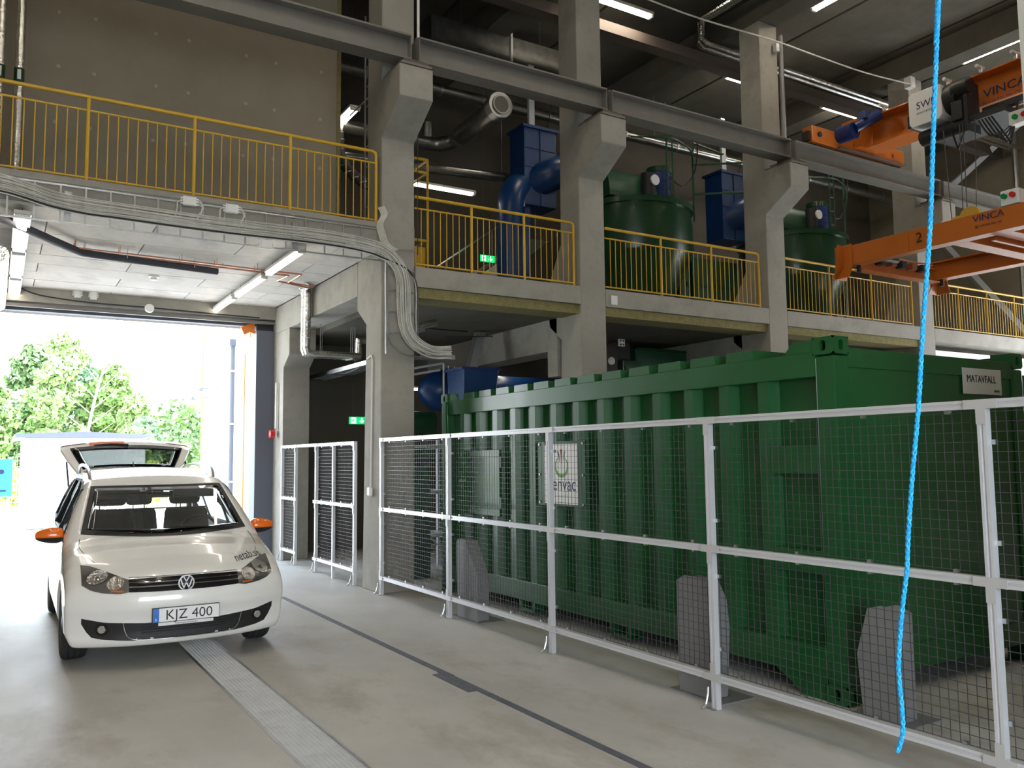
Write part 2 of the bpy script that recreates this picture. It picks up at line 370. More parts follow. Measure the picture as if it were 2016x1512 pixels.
# ================================================================ GARAGE DOOR SURROUND AND OUTSIDE
struct(B(-.6, 4.3, 14.95, 15.36, 4.20, 4.417).build('trim_1', 'concrete'))
d = struct(B(-.3, 4.3, 15.25, 15.39, 4.10, 4.18).build('door_1', 'doorgrey'))
for i in range(3): B(-.3, 4.3, 15.0+i*.08, 15.05+i*.08, 4.12+.02*i, 4.17+.015*i).build('track_rail', 'beam', d)
B(3.88, 4.2, 15.02, 15.38, 0.02, 4.0).build('side_panel', 'doorgrey', d)
B(3.90, 4.2, 15.10, 15.38, 4.01, 4.12).build('motor_housing', 'black', d)
B(-.35, -.05, 15.2, 15.38, 0, 4.1).build('side_panel', 'doorgrey', d)
for z in (.7,1.35,1.9,2.5,3.1,3.7): B(4.33, 4.42, 15.18, 15.22, z, z+.03).build('bracket', 'galv', d)
rv = struct(B(3.97, 4.1, 15.76, 16.9, 0, 4.6).build('wall_reveal', 'facade'))
B(3.955, 3.968, 15.77, 16.5, 3.98, 4.5).build('orange_header', 'facade_orange', rv)
B(3.955, 3.968, 16.15, 16.72, 0, 3.7).build('orange_strip', 'facade_orange', rv)
B(3.975, 3.998, 15.41, 15.76, 0, 4.11).build('jamb_lining', 'facade', d)
# long wing beyond the door
wg = thing('annex_building', 'long white annex wall seen through the garage door at right', 'building', (5.6, 20, 0))
B(4.62, 9, 16.92, 23.3, 0, 5.2).build('wall', 'facade', wg)
for yy in (18.2, 19.4, 20.6, 21.8): B(4.60, 4.619, yy, yy+.02, .2, 5.1).build('joint_strip', 'white', wg)
B(4.60, 4.619, 23.2, 23.30, 0, 5.2).build('corner_trim', 'facade_orange', wg)
t = thing('downpipe', 'grey rainwater downpipe on the white annex wall', 'pipe', (4.52, 19.5, 0))
MB().tube([(4.53,19.6,.1),(4.53,19.6,4.3)], .055, 10).build('pipe', 'doorgrey', t, smooth=True)
B(4.44, 4.6, 19.5, 19.72, 4.3, 4.45).build('hopper', 'doorgrey', t)
for z in (1.2, 2.5, 3.7): B(4.46, 4.6, 19.53, 19.67, z, z+.04).build('clip', 'white', t)
for i, (yy, zz) in enumerate(((22.4, 3.3), (21.4, 3.45))):
    t = thing('wall_lamp', ['small grey wall lamp on the annex, farther one', 'small grey wall lamp on the annex, nearer one'][i], 'lamp', (4.5, yy, zz), 'annex wall lamps')
    B(4.2, 4.61, yy-.02, yy+.02, zz, zz+.02).build('arm', 'doorgrey', t); MB().cyl((4.2,yy,zz-.07), (4.2,yy,zz+.02), .08, 10, .03).build('shade', 'doorgrey', t)
MB().prism([(3.64,4.06),(3.88,4.17),(3.88,3.96),(3.80,3.98),(3.70,3.93)], 1, 15.16, 15.2).build('orange_header', 'facade_orange', d)
# shed
t = thing('shed', 'low white shed with flat grey roof outside the garage door', 'shed', (2.1, 27, 0))
B(.62, 3.5, 25.05, 29, 0, 2.33).build('wall', 'facade', t)
m = MB(); m.prism([(.40,2.34),(3.62,2.34),(3.62,2.43),(2.0,2.50),(.40,2.43)], 1, 24.85, 29.2); m.build('roof', 'doorgrey', t)
for i in range(16): B(.60, .619, 25.3, 25.55, .5+i*.11, .56+i*.11).build('louvre', 'beam', t)
# banner on legs
t = thing('banner_sign', 'blue banner sign on posts left of the shed', 'sign', (.05, 22, 0))
B(-.75, .33, 21.98, 22.02, .95, 1.78).build('panel', 'sign_blue', t)
for x in (-.7, .28): MB().cyl((x,22.04,0), (x,22.04,1.8), .02, 8).build('post', 'galv', t)
B(-.02, .22, 21.97, 21.98, 1.06, 1.10).build('print_strip', 'ink_navy', t)
MB().cyl((.12,21.972,1.5), (.12,21.98,1.5), .055, 16).build('emblem', 'ink_navy', t)
# site fence behind the sign
t = thing('site_fence', 'wire site fence panel behind the blue banner', 'fence', (-.2, 23.4, 0))
for x in (-1.2, 1.3): MB().cyl((x,23.4,0), (x,23.4,1.9), .02, 6).build('post', 'galv', t)
m = MB()
for i in range(12): m.cyl((-1.2,23.4,.2+i*.14), (1.3,23.4,.2+i*.14), .004, 4)
for i in range(24): m.cyl((-1.15+i*.1,23.4,.1), (-1.15+i*.1,23.4,1.85), .004, 4)
stuff(m.build('wire_mesh', 'galv', t))
tag(B(-60, 60, 38, 70, -.04, .0).build('grass_strip', 'grass'), 'sunlit grass strip below the trees', 'grass', kind='stuff')
rng = np.random.default_rng(3)
def leaves(name, cen, rad, n, size, m, parent):
    out = []
    for (c, r, k) in zip(cen, rad, n):
        d = rng.normal(size=(k,3)); d /= np.linalg.norm(d, axis=1)[:,None]
        p = np.array(c)+d*np.array(r)*(rng.random(k)**.45)[:,None]
        out.append(p)
    p = np.concatenate(out); k = len(p)
    a = rng.normal(size=(k,3)); a /= np.linalg.norm(a, axis=1)[:,None]
    b = np.cross(a, rng.normal(size=(k,3))); b /= np.linalg.norm(b, axis=1)[:,None]
    s = size*(.6+.8*rng.random(k))[:,None]
    v = np.stack([p-a*s, p+b*s*.6, p+a*s, p-b*s*.6], 1).reshape(-1,3)
    c0 = v.mean(0); me = bpy.data.meshes.new(name)
    me.from_pydata((v-c0).tolist(), [], np.arange(4*k).reshape(-1,4).tolist()); me.materials.append(M[m])
    o = bpy.data.objects.new(name, me); col.objects.link(o); o.parent = parent; o.location = Vector(c0)-WO[parent.name]; WO[o.name] = Vector(c0)
    return stuff(o)
def tree(label, x, y, h, w, m, lean=0, dens=1.0, low=.25, trunk='bark'):
    t = thing('tree', label, 'tree', (x, y, 0), 'trees beyond the shed')
    tp = smooth_path([(x,y,0),(x+lean*.3,y,h*.35),(x+lean*.7,y,h*.7),(x+lean,y,h*.93)], 3)
    MB().tube(tp, [.17-.14*i/(len(tp)-1) for i in range(len(tp))], 7).build('trunk', trunk, t, smooth=True)
    for i in range(5):
        z = h*(.35+.1*i); a = rng.random()*6.3; L = w*.6
        xx = x+lean*z/h
        MB().tube([(xx,y,z),(xx+math.cos(a)*L*.5,y+math.sin(a)*L*.5,z+h*.08),(xx+math.cos(a)*L,y+math.sin(a)*L,z+h*.18)], [.05,.035,.012], 5).build('branch', trunk, t)
    cs, rs, ns = [], [], []
    nb = int(16*dens)+6
    for i in range(nb):
        f = (i+.5)/nb; z = h*(low+(1-low)*f); rr = w*(math.sin(math.pi*min(1, .18+.80*f))**.7)
        a = rng.random()*6.3; d = rr*.62*math.sqrt(rng.random())
        cs.append((x+lean*z/h+math.cos(a)*d, y+math.sin(a)*d, z)); r0 = w*(.30+.2*rng.random()); rs.append((r0, r0, r0*.75)); ns.append(int(330*dens))
    leaves('foliage', cs, rs, ns, .15, m, t)
# x, y chosen round the clearing beyond the shed
tree('tall pale green birch, highest crown of the group', 2.2, 44, 7.4, 1.5, 'leaf2', .3, 1.3)
tree('broad mid green tree at the left edge of the door opening', -.3, 42, 5.3, 1.4, 'leaf1', -.2, 1.2, .3)
tree('dull green tree behind the tallest birch', 1.2, 47, 7.2, 1.5, 'leaf3', .2, 1.2)
tree('mid green tree right of the bare pale tree', 4.3, 45, 6.2, 1.4, 'leaf1', .4, 1.3)
tree('pale green tree sloping down towards the right', 5.3, 43, 4.7, 1.15, 'leaf2', .3, 1.2, .2)
tree('low bluish green tree at the right end of the group', 5.7, 41, 3.4, 1.0, 'leaf4', .1, 1.1, .15)
tree('slim dull green tree rising behind the roof of the shed', 3.4, 48, 6.9, 1.4, 'leaf4', .2, 1.2)
tree('low rounded pale tree just beyond the tailgate', 5.0, 38.5, 2.9, .9, 'leaf2', 0, 1.1, .15)
tree('small mid green tree by the annex, leftmost of the far row', 10.6, 58, 5.2, 1.5, 'leaf4', 0, 1.0, .1)
tree('small pale tree beside the annex corner', 12.0, 54, 4.6, 1.4, 'leaf2', 0, 1.0, .1)
tree('dark conifer like tree in the far row by the annex', 12.3, 60, 5.4, 1.2, 'leaf3', 0, 1.0, .08)
tree('round green bush tree touching the annex corner', 10.9, 48, 2.8, 1.1, 'leaf1', 0, 1.0, .1)
t = thing('bare_tree', 'leafless pale tree standing in front of the green trees', 'tree', (3.1, 38, 0))
MB().tube(smooth_path([(2.95,38,0),(3.0,38,1.8),(3.35,38,4.2),(3.75,38,5.9)], 3), [.085-.006*i for i in range(10)], 7).build('trunk', 'bark_pale', t, smooth=True)
for i in range(13):
    z = 1.6+i*.33; s = 1 if i % 2 else -1; x0 = 3.0+max(0, z-1.8)*.17; L = 1.15-.05*i
    MB().tube([(x0,38,z),(x0+s*L*.5,38+.2*s,z+.35),(x0+s*L,38,z+.75)], [.022,.015,.005], 5).build('branch', 'bark_pale', t)
t = thing('scrub', 'bright yellow green undergrowth below the trees', 'bush', (1.5, 36, 0))
cs = [(rng.uniform(-1.5, 9), rng.uniform(34, 37), .5+rng.random()*.6) for _ in range(26)]
leaves('foliage', cs, [(.9,.8,.7)]*26, [160]*26, .12, 'leafy', t)
t = thing('scrub', 'green hedge of undergrowth filling in behind the tree trunks', 'bush', (4, 50, 0))
cs = [(rng.uniform(-3, 9.5), rng.uniform(48, 52), rng.uniform(.6, 4.6)) for _ in range(70)]
leaves('foliage', cs, [(1.2,1.0,1.0)]*70, [150]*70, .2, 'leaf3', t)
# ================================================================ DRAIN GRATES AND TAPE
gm = MB()
for i in range(11): gm.box(.008+i*.0275, .0115+i*.0275, .003, .987, -.03, 0)
for j in range(66): gm.box(.004, .296, .005+j*.015, .0075+j*.015, -.004, 0)
gme, _ = gm.mesh('grate_bars', 'grating', c=np.zeros(3))
t = thing('drain_grating', 'long galvanised mesh grating laid in the floor drain', 'grating', (1.67, 5, -.03))
for j in range(18): inst(gme, 'grate_panel', t, (1.52, -2+j*.99, 0))
fr = MB(); fr.box(1.505, 1.5235, -3, 15.3, -.035, .002); fr.box(1.8165, 1.835, -3, 15.3, -.035, .002); fr.build('edge_frame', 'galv', t)
t = thing('floor_tape', 'dark grey marking strip along the floor beside the cage fence', 'marking', (3.1, 6, .001))
B(3.065, 3.125, .5, 6.2, .0005, .003).build('strip', 'tape', t); B(3.07, 3.13, 6.02, 10.6, .003, .0045).build('strip', 'tape', t)
B(2.995, 3.064, 5.55, 6.15, .0005, .003).build('patch', 'tape', t)

# ================================================================ CAGE FENCE
FX = 4.2
def profile_bar(m, a, b, w=.045):
    # slotted aluminium profile: two flanges with a groove between, along y or z
    (x0,y0,z0), (x1,y1,z1) = a, b
    h = w/2
    if abs(z1-z0) > abs(y1-y0):
        m.box(x0-h+.006, x0+h, y0-h, y0+h, z0, z1); m.box(x0-h, x0-h+.006, y0-h, y0-.007, z0, z1); m.box(x0-h, x0-h+.006, y0+.007, y0+h, z0, z1)
    else:
        m.box(x0-h+.006, x0+h, y0, y1, z0-h, z0+h); m.box(x0-h, x0-h+.006, y0, y1, z0-h, z0-.007); m.box(x0-h, x0-h+.006, y0, y1, z0+.007, z0+h)
def fence(label, posts, ztop, zmid, zbot, panels, mid_posts=(), thin=()):
    t = thing('cage_fence', label, 'fence', (FX, (posts[0]+posts[-1])/2, 0), 'white framed mesh fences')
    for p in posts:
        m = MB(); profile_bar(m, (FX,p,0), (FX,p,ztop+.022)); m.build('post', 'alu', t)
        f = MB(); f.box(FX-.05, FX-.026, p-.03, p+.05, 0, .006)
        f.tube([(FX-.09,p+.045,.006),(FX-.055,p+.045,.03),(FX-.035,p+.045,.09),(FX-.03,p+.045,.14)], .008, 6)
        f.build('foot_bracket', 'galv', t)
    for p in thin: B(FX-.02, FX+.02, p-.02, p+.02, 0, ztop).build('post', 'alu', t)
    for a, b in zip(posts[:-1], posts[1:]):
        lo, hi = min(a, b)+.024, max(a, b)-.024
        full = (a, b) in panels
        for z in ((ztop, zmid, zbot) if full else (ztop,)):
            m = MB(); profile_bar(m, (FX,lo,z), (FX,hi,z)); m.build('rail', 'alu', t)
        if full:
            for z0, z1 in ((zbot+.024, zmid-.024), (zmid+.024, ztop-.024)):
                w = MB(); r = .0016; xx = FX+.028
                n = int((z1-z0)/.05)
                for i in range(n+1): z = z0+(z1-z0-n*.05)/2+i*.05; w.box(xx-r, xx+r, lo, hi, z-r, z+r)
                n = int((hi-lo)/.05)
                for i in range(n+1): y = lo+(hi-lo-n*.05)/2+i*.05; w.box(xx+r, xx+3*r, y-r, y+r, z0, z1)
                stuff(w.build('wire_mesh', 'wire', t))
                c = MB()
                for k in range(4):
                    y = lo+(hi-lo)*(k+.35)/3.7
                    for z, s in ((z0, 1), (z1, -1)): c.box(xx-.012, xx+.012, y-.012, y+.012, z if s > 0 else z-.016, z+.016 if s > 0 else z)
                for z in (z0+(z1-z0)*.2, z0+(z1-z0)*.8): c.box(xx-.012, xx+.012, lo-.002, lo+.02, z-.012, z+.012); c.box(xx-.012, xx+.012, hi-.02, hi+.002, z-.012, z+.012)
                stuff(c.build('mesh_clip', 'galv', t))
        # connector plates
    for p in posts:
        for z in (ztop, zmid, zbot):
            m = MB(); x0 = FX-.0285; e0 = .085 if p != posts[-1] else .022; e1 = .085 if p != posts[0] else .022
            if posts[0] < posts[-1]: e0, e1 = (.085 if p != posts[0] else .022), (.085 if p != posts[-1] else .022)
            isgap = False
            m.box(x0, x0+.004, p-e0, p+e1, z-.0235, z+.0235)
            if z == ztop: m.box(x0, x0+.004, p-.0235, p+.0235, z-.10, z-.0235)
            elif z == zmid: m.box(x0, x0+.004, p-.0235, p+.0235, z-.10, z-.0235)
            else: m.box(x0, x0+.004, p-.0235, p+.0235, z+.0235, z+.09)
            for dy in (-e0+.015, e1-.015): m.cyl((x0-.001,p+dy,z), (x0+.002,p+dy,z), .005, 6)
            m.build('connector_plate', 'alu_plate', t)
    return t
P = [.42, 2.36, 4.27, 6.235, 8.2, 10.06]
fence('long white framed mesh fence in front of the green container', P, 1.94, 1.065, .21, [(a, b) for a, b in zip(P[:-1], P[1:])])
P = [11.0, 12.62, 13.66, 14.42]
fence('shorter white framed mesh fence with open gateway, left of the cable column', P, 1.92, 1.06, .20, [(11.0,12.62), (13.66,14.42)], thin=(11.85,))

# ================================================================ CONTAINERS
def container(label, X, Y, full=True):
    t = thing('waste_container', label, 'container', (X+1.22, Y+3.03, 0), 'green waste containers')
    L, Wd = 6.06, 2.44
    x0, x1, y0, y1 = X, X+Wd, Y, Y+L
    bt = 'green'
    m = MB(); m.box(x0+.105, x1-.06, y0+.02, y1-.06, .30, 2.36); m.build('body_shell', bt, t)
    # vertical posts at corners
    for cx in (x0, x1-.16):
        for cy, nm in ((y0, 0), (y1-.16, 1)):
            B(cx, cx+.16, cy, cy+.16, .12, 2.39).build('corner_post', bt, t, bevel=.012)
    # long rails
    for sx in (x0, x1-.10):
        B(sx+.004, sx+.10, y0+.16, y1-.16, 2.25, 2.43).build('top_rail', bt, t, bevel=.006)
        B(sx+.004, sx+.10, y0+.16, y1-.16, .15, .36).build('bottom_rail', bt, t, bevel=.006)
    B(x0+.16, x1-.16, y0+.004, y0+.10, 2.31, 2.45).build('end_rail', bt, t, bevel=.006)
    B(x0+.16, x1-.16, y0+.004, y0+.10, .15, .33).build('end_rail', bt, t, bevel=.006)
    # side ribs
    rm, _ = MB().prism([(0,-.085),(-.09,-.05),(-.09,.05),(0,.085)], 2, .36, 2.25).mesh('rib', bt, c=np.zeros(3))
    ys = []
    y = y0+.66
    while y < y1-.3: ys.append(y); y += .405
    for y in ys: inst(rm, 'rib', t, (x0+.106, y, 0))
    # bay of the end frame with horizontal members
    for z0, z1 in ((.86,1.02), (1.56,1.76)): B(x0+.012, x0+.106, y0+.16, y0+.66-.06, z0, z1).build('cross_member', bt, t, bevel=.004)
    # roof bows showing over the rail
    bm, _ = MB().prism([(0,-.11),(.0,.11),(.075,.085),(.075,-.085)], 0, x0+.01, x1-.01).mesh('roof_bow', bt, c=np.array([0,0,0]))
    bm2 = MB(); bm2.prism([(-.145,2.43),(.145,2.43),(.138,2.505),(-.138,2.505)], 0, 0, Wd-.02); bme, _ = bm2.mesh('roof_bow', bt, c=np.zeros(3))
    y = y0+.88
    while y < y1-.4: inst(bme, 'roof_bow', t, (x0+.01, y, 0)); y += .405
    # corner castings with oval holes
    def casting(cx, cy, z, sx, sy):
        m = MB(); w, d, h = .165, .178, .125
        X0, X1 = (cx, cx+w) if sx > 0 else (cx-w, cx); Y0, Y1 = (cy, cy+d) if sy > 0 else (cy-d, cy)
        # outer faces with oval openings built as rings
        def ring(face, c0, c1, lo0, hi0, lo1, hi1, at, depth):
            n = 20; out = []; inn = []; bk = []
            for k in range(n):
                a = 2*math.pi*k/n; ca, sa = math.cos(a), math.sin(a)
                e0 = c0+.024*ca; e1 = c1+(.038-.024)*(1 if sa > 0 else -1)*(abs(sa) > .2)+.024*sa
                s = 1/max(abs(ca), abs(sa)); o0 = (lo0+hi0)/2+ca*s*(hi0-lo0)/2; o1 = (lo1+hi1)/2+sa*s*(hi1-lo1)/2
                f = (lambda u, v, w_: (w_, u, v)) if face == 0 else (lambda u, v, w_: (u, w_, v))
                out.append(f(o0, o1, at)); inn.append(f(e0, e1, at)); bk.append(f(e0, e1, at+depth))
            m.add(out+inn+bk, [(k, (k+1)%n, n+(k+1)%n, n+k) for k in range(n)]+[(n+k, n+(k+1)%n, 2*n+(k+1)%n, 2*n+k) for k in range(n)]+[tuple(range(2*n, 3*n))])
        ring(0, (Y0+Y1)/2, z+h/2, Y0, Y1, z, z+h, X0 if sx > 0 else X1, .05*sx)
        ring(1, (X0+X1)/2, z+h/2, X0, X1, z, z+h, Y0 if sy > 0 else Y1, .05*sy)
        m.add([(X0,Y0,z+h),(X1,Y0,z+h),(X1,Y1,z+h),(X0,Y1,z+h)], [(0,1,2,3)]); m.add([(X0,Y0,z),(X1,Y0,z),(X1,Y1,z),(X0,Y1,z)], [(3,2,1,0)])
        xo = X1 if sx > 0 else X0; yo = Y1 if sy > 0 else Y0
        m.add([(xo,Y0,z),(xo,Y1,z),(xo,Y1,z+h),(xo,Y0,z+h)], [(0,1,2,3)]); m.add([(X0,yo,z),(X1,yo,z),(X1,yo,z+h),(X0,yo,z+h)], [(0,1,2,3)])
        c = m.build('corner_casting', bt, t)
        ix, iy = (X0+.045, Y0+.045)
        B(min(X0,X1)+.05, max(X0,X1)-.05, min(Y0,Y1)+.05, max(Y0,Y1)-.05, z+.01, z+h-.01).build('casting_recess', 'black', c)
    for cx, sx in ((x0-.004, 1), (x1+.004, -1)):
        for cy, sy in ((y0-.004, 1), (y1+.004, -1)):
            casting(cx, cy, 2.40, sx, sy); casting(cx, cy, .0, sx, sy)
    # wedge plates next to top castings, gusset at the foot
    for sx in (x0+.01, x1-.03):
        m = MB(); m.prism([(y0+.17,2.43),(y0+.44,2.43),(y0+.36,2.515),(y0+.17,2.515)], 0, sx, sx+.02)
        m.build('gusset_plate', bt, t); m = MB(); m.prism([(y1-.17,2.43),(y1-.44,2.43),(y1-.36,2.515),(y1-.17,2.515)], 0, sx, sx+.02)
        m.build('gusset_plate', bt, t)
    B(x0+.02, x0+.22, y0+.17, y0+.40, 2.43, 2.50).build('roof_corner_plate', bt, t)
    for sx in (x0+.008,):
        MB().prism([(y0+.01,.15),(y0+.62,.15),(y0+.36,.0),(y0+.175,.0),(y0+.175,.15)][::1], 0, sx, sx+.06).build('foot_gusset', bt, t)
    MB().prism([(y1-.17,2.42),(y1-.09,2.42),(y1-.07,1.98),(y1-.15,1.92),(y1-.19,2.0)], 0, x0-.03, x0-.005).build('latch_plate', bt, t)
    # lifting pockets under the rail
    for yy in (y0+2.3, y0+3.9):
        m = MB(); m.box(x0+.02, x0+.16, yy, yy+.05, .06, .15); m.box(x0+.02, x0+.16, yy+.27, yy+.32, .06, .15); m.box(x0+.02, x0+.16, yy, yy+.32, .04, .07)
        m.build('lift_pocket', bt, t)
    B(x0+.3, x1-.3, y0+.5, y1-.3, .10, .29).build('underframe', 'black', t)
    # hatch frame on the side
    if full:
        h = MB(); a, b, c, d2 = y0+4.52, y0+5.36, 1.03, 1.79
        xh0, xh1 = x0-.045, x0-.002
        h.box(xh0, xh1, a, b, d2-.08, d2); h.box(xh0, xh1, a, b, c, c+.08); h.box(xh0, xh1, a, a+.09, c+.08, d2-.08); h.box(xh0, xh1, b-.09, b, c+.08, d2-.08)
        hf = h.build('hatch_frame', bt, t, bevel=.004)
        B(x0-.02, x0+.0, a+.09, b-.09, c+.08, d2-.08).build('hatch_panel', bt, t)
        for z in (c+.1, d2-.2): B(x0-.05, x0-.02, a-.05, a, z, z+.12).build('hinge', 'green_dark', t)
        MB().tube([(x0-.06,b+.02,1.42),(x0-.08,b+.06,1.425),(x0-.08,b-.1,1.43)], .009, 6).build('handle', 'galv', t)
        # side sign
        s = B(x0-.024, x0-.018, y0+3.03, y0+3.62, 1.222, 1.83); s = s.build('side_sign', 'plate_white', t)
        by0, by1 = y0+2.9, y0+3.75
        B(x0-.017, x0-.002, by0, by1, 1.20, 1.86).build('backing_plate', bt, t)
        for yy in (by0+.04, by1-.04):
            for z in (1.23, 1.52, 1.83): MB().cyl((x0-.028,yy,z), (x0-.017,yy,z), .014, 8).build('bolt', 'galv', t)
        cyc = y0+3.30
        text('envac', .20, (x0-.0245, y0+3.47, 1.36), '-x', 'ink_navy', s, sx=.92, ext=.0006)
        text('vacuum waste systems', .024, (x0-.0245, cyc+.10, 1.30), '-x', 'aluplate', s, ext=.0006)
        # emblem: green bowl ring with three strokes, y grows to the left of the picture
        def stroke(pts, ws, mt, nm='emblem_stroke'):
            m = MB(); n = len(pts); L_, R_ = [], []
            for k, (u, v) in enumerate(pts):
                a = pts[max(k-1,0)]; b = pts[min(k+1,n-1)]; dx, dy = b[0]-a[0], b[1]-a[1]; l = math.hypot(dx, dy) or 1
                nx, ny = -dy/l*ws[k], dx/l*ws[k]
                L_.append((x0-.0258, cyc-(u+nx), v+ny)); R_.append((x0-.0258, cyc-(u-nx), v-ny))
            m.add(L_+R_, [(k, k+1, n+k+1, n+k) for k in range(n-1)]); m.build(nm, mt, s)
        ang = [R(128+k*284/22) for k in range(23)]
        stroke([(.108*math.cos(a), 1.605+.10*math.sin(a)+.0) for a in ang], [.006+.012*math.sin(math.pi*k/22) for k in range(23)], 'ink_green')
        stroke([(.0,1.775),(.0,1.72),(.0,1.60)], [.020,.012,.002], 'ink_red')
        stroke([(-.062,1.755),(-.045,1.72),(-.03,1.65)], [.012,.010,.003], 'ink_navy')
        stroke([(.062,1.755),(.045,1.72),(.03,1.66)], [.014,.010,.004], 'ink_green')
        stroke([(-.235+.035*math.cos(a), 1.41+.035*math.sin(a)) for a in ang], [.004]*23, 'ink_green')
        stroke([(-.235,1.49),(-.235,1.40)], [.010,.001], 'ink_red')
        # end sign
        e = B(x0+1.555, x0+2.10, y0-.004, y0+.0035, 2.165, 2.372).build('end_sign', 'aluplate', t)
        text('MATAVFALL', .084, (x0+1.60, y0-.0055, 2.26), '-y', 'ink', e, sx=.92)
        text('envac', .038, (x0+1.985, y0-.0055, 2.187), '-y', 'ink_navy', e)
    return t
container('green ribbed food waste container with signs, behind the mesh fence', 4.95, 3.80)
container('added green container outside the right edge of the picture, shading the end of the signed one', 4.95, -3.9, False)  # unseen, added to keep light off the signed container's end face
container('dark green container partly seen behind the right corner of the nearer one', 8.15, 4.4, False)

# ================================================================ GUIDE POSTS
def guide(label, x, yprof, w=.15):
    ys = [p[0] for p in yprof]
    t = thing('guide_post', label, 'post', (x+w/2, sum(ys)/len(ys), 0), 'grey container guide posts')
    b = MB(); b.prism(yprof, 0, x, x+.012); b.build('face_plate', 'grey_post', t)
    ym = (min(ys)+max(ys))/2; b = MB(); b.prism([(ym+(a_-ym)*.96, z_*.985) for a_, z_ in yprof], 0, x+.012, x+w); b.build('box_section', 'grey_post', t, bevel=.008)
    B(x-.03, x+w+.14, min(ys)-.07, max(ys)+.07, 0, .012).build('base_plate', 'grey_post', t)
    return t
guide('grey steel guide post by the left end of the green container', 4.30, [(7.76,.012),(8.20,.012),(8.22,.60),(8.22,.80),(8.16,.835),(8.02,.835),(7.76,.48)])
guide('grey steel guide post behind the fourth fence post', 4.30, [(4.40,.012),(4.74,.012),(4.745,.79),(4.66,.835),(4.47,.835),(4.385,.70),(4.36,.5)])
guide('grey tapered guide post at the container corner, behind the blue rope', 4.86, [(3.36,.012),(3.62,.012),(3.65,.40),(3.56,.70),(3.46,.73),(3.36,.69)], .19)
guide('grey guide post at the far front corner, beside the rightmost fence post', 7.0, [(3.36,.012),(3.62,.012),(3.65,.40),(3.56,.70),(3.46,.73),(3.36,.69)], .19)

# ================================================================ YELLOW RAILINGS
def tub(a, b, r, n=6): return MB().cyl(a, b, r, n).mesh('tube', 'yellow', c=np.zeros(3), smooth=True)[0]
def railing(label, x0, x1, posts, zs, endl=False, endr=True, Y=10.15):
    t = thing('railing', label, 'railing', ((x0+x1)/2, Y, zs), 'yellow mezzanine railings')
    zt = zs+.955
    pts = []
    if endl: pts += [(x0,Y,zs+.02),(x0,Y,zt-.05),(x0+.015,Y,zt-.015),(x0+.05,Y,zt)]
    else: pts += [(x0,Y,zt)]
    if endr: pts += [(x1-.05,Y,zt),(x1-.015,Y,zt-.015),(x1,Y,zt-.05),(x1,Y,zs+.0)]
    else: pts += [(x1,Y,zt)]
    MB().tube(pts, .022, 10).build('handrail', 'yellow', t, smooth=60)
    MB().cyl((x0,Y,zs+.80), (x1,Y,zs+.80), .0125, 8).build('upper_rail', 'yellow', t, smooth=True)
    MB().cyl((x0,Y,zs+.035), (x1,Y,zs+.035), .0125, 8).build('lower_rail', 'yellow', t, smooth=True)
    pme = tub((0,0,0), (0,0,.955), .020, 8); bme = tub((0,0,.035), (0,0,.80), .007)
    for p in posts: inst(pme, 'post', t, (p, Y, zs))
    xs = sorted(set([x0]+list(posts)+[x1]))
    for a, b in zip(xs[:-1], xs[1:]):
        n = max(1, round((b-a)/.102))
        for k in range(1, n): inst(bme, 'baluster', t, (a+(b-a)*k/n, Y, zs))
    return t
railing('yellow railing above the garage bay, highest and leftmost', -1.6, 4.145, [-1.52,-.39,.739,1.863,3.002], 4.785)
railing('yellow railing in front of the blue ducts and exit sign', 4.70, 7.325, [5.573,6.442], 4.265)
railing('yellow railing below the nearer green tank', 7.92, 11.31, [9.057,10.173], 4.265)
railing('yellow railing below the farther green tank', 12.0, 15.72, [13.196,14.433], 4.265)
railing('yellow railing at the far right edge, above the white wall', 16.42, 21.7, [17.376,18.461,19.569,20.66], 4.265, endr=False)
# enclosure of yellow rails further back
t = thing('stair_gate', 'yellow stair guard rails behind the cable column on the mezzanine', 'railing', (5.6, 12.3, 4.26))
for z in (5.25, 6.40, 6.62): MB().tube([(4.9,12.3,z),(5.93,12.3,z),(5.93,13.2,z)], .022, 8).build('rail', 'yellow', t, smooth=60)
for x in (5.3, 5.45, 5.6, 5.75): MB().cyl((x,12.3,5.25), (x,12.3,6.4), .008, 6).build('bar', 'yellow', t)
for x in (5.93,): MB().cyl((x,12.3,4.26), (x,12.3,6.62), .022, 8).build('post', 'yellow', t)
B(5.2, 5.9, 12.32, 12.4, 4.75, 5.15).build('kick_panel', 'yellow', t)
# ================================================================ CAR
def smax(a, b, k):
    h = np.clip(.5+.5*(a-b)/k, 0, 1); return b+(a-b)*h+k*h*(1-h)
ZT = np.array([[-.5,.50],[-.02,.64],[.03,.735],[.12,.80],[.3,.885],[.55,.955],[.8,1.0],[.95,1.04],[1.35,1.275],[1.72,1.485],[1.9,1.55],[2.2,1.60],[2.7,1.635],[3.3,1.635],[3.9,1.60],[4.3,1.55],[5,1.4]])
YF = np.array([[0,.22],[.16,.13],[.21,.06],[.26,.035],[.30,.045],[.42,.03],[.50,.0],[.58,.0],[.66,.02],[.74,.05],[.9,.11],[2,.5]])
WZ = np.array([[0,.80],[.18,.83],[.3,.885],[.5,.897],[.75,.893],[.92,.875],[1.0,.86],[1.25,.775],[1.5,.665],[1.7,.56]])
YR = np.array([[0,4.28],[.3,4.37],[.6,4.38],[.9,4.34],[1.1,4.30],[1.5,4.12],[1.7,4.02]])
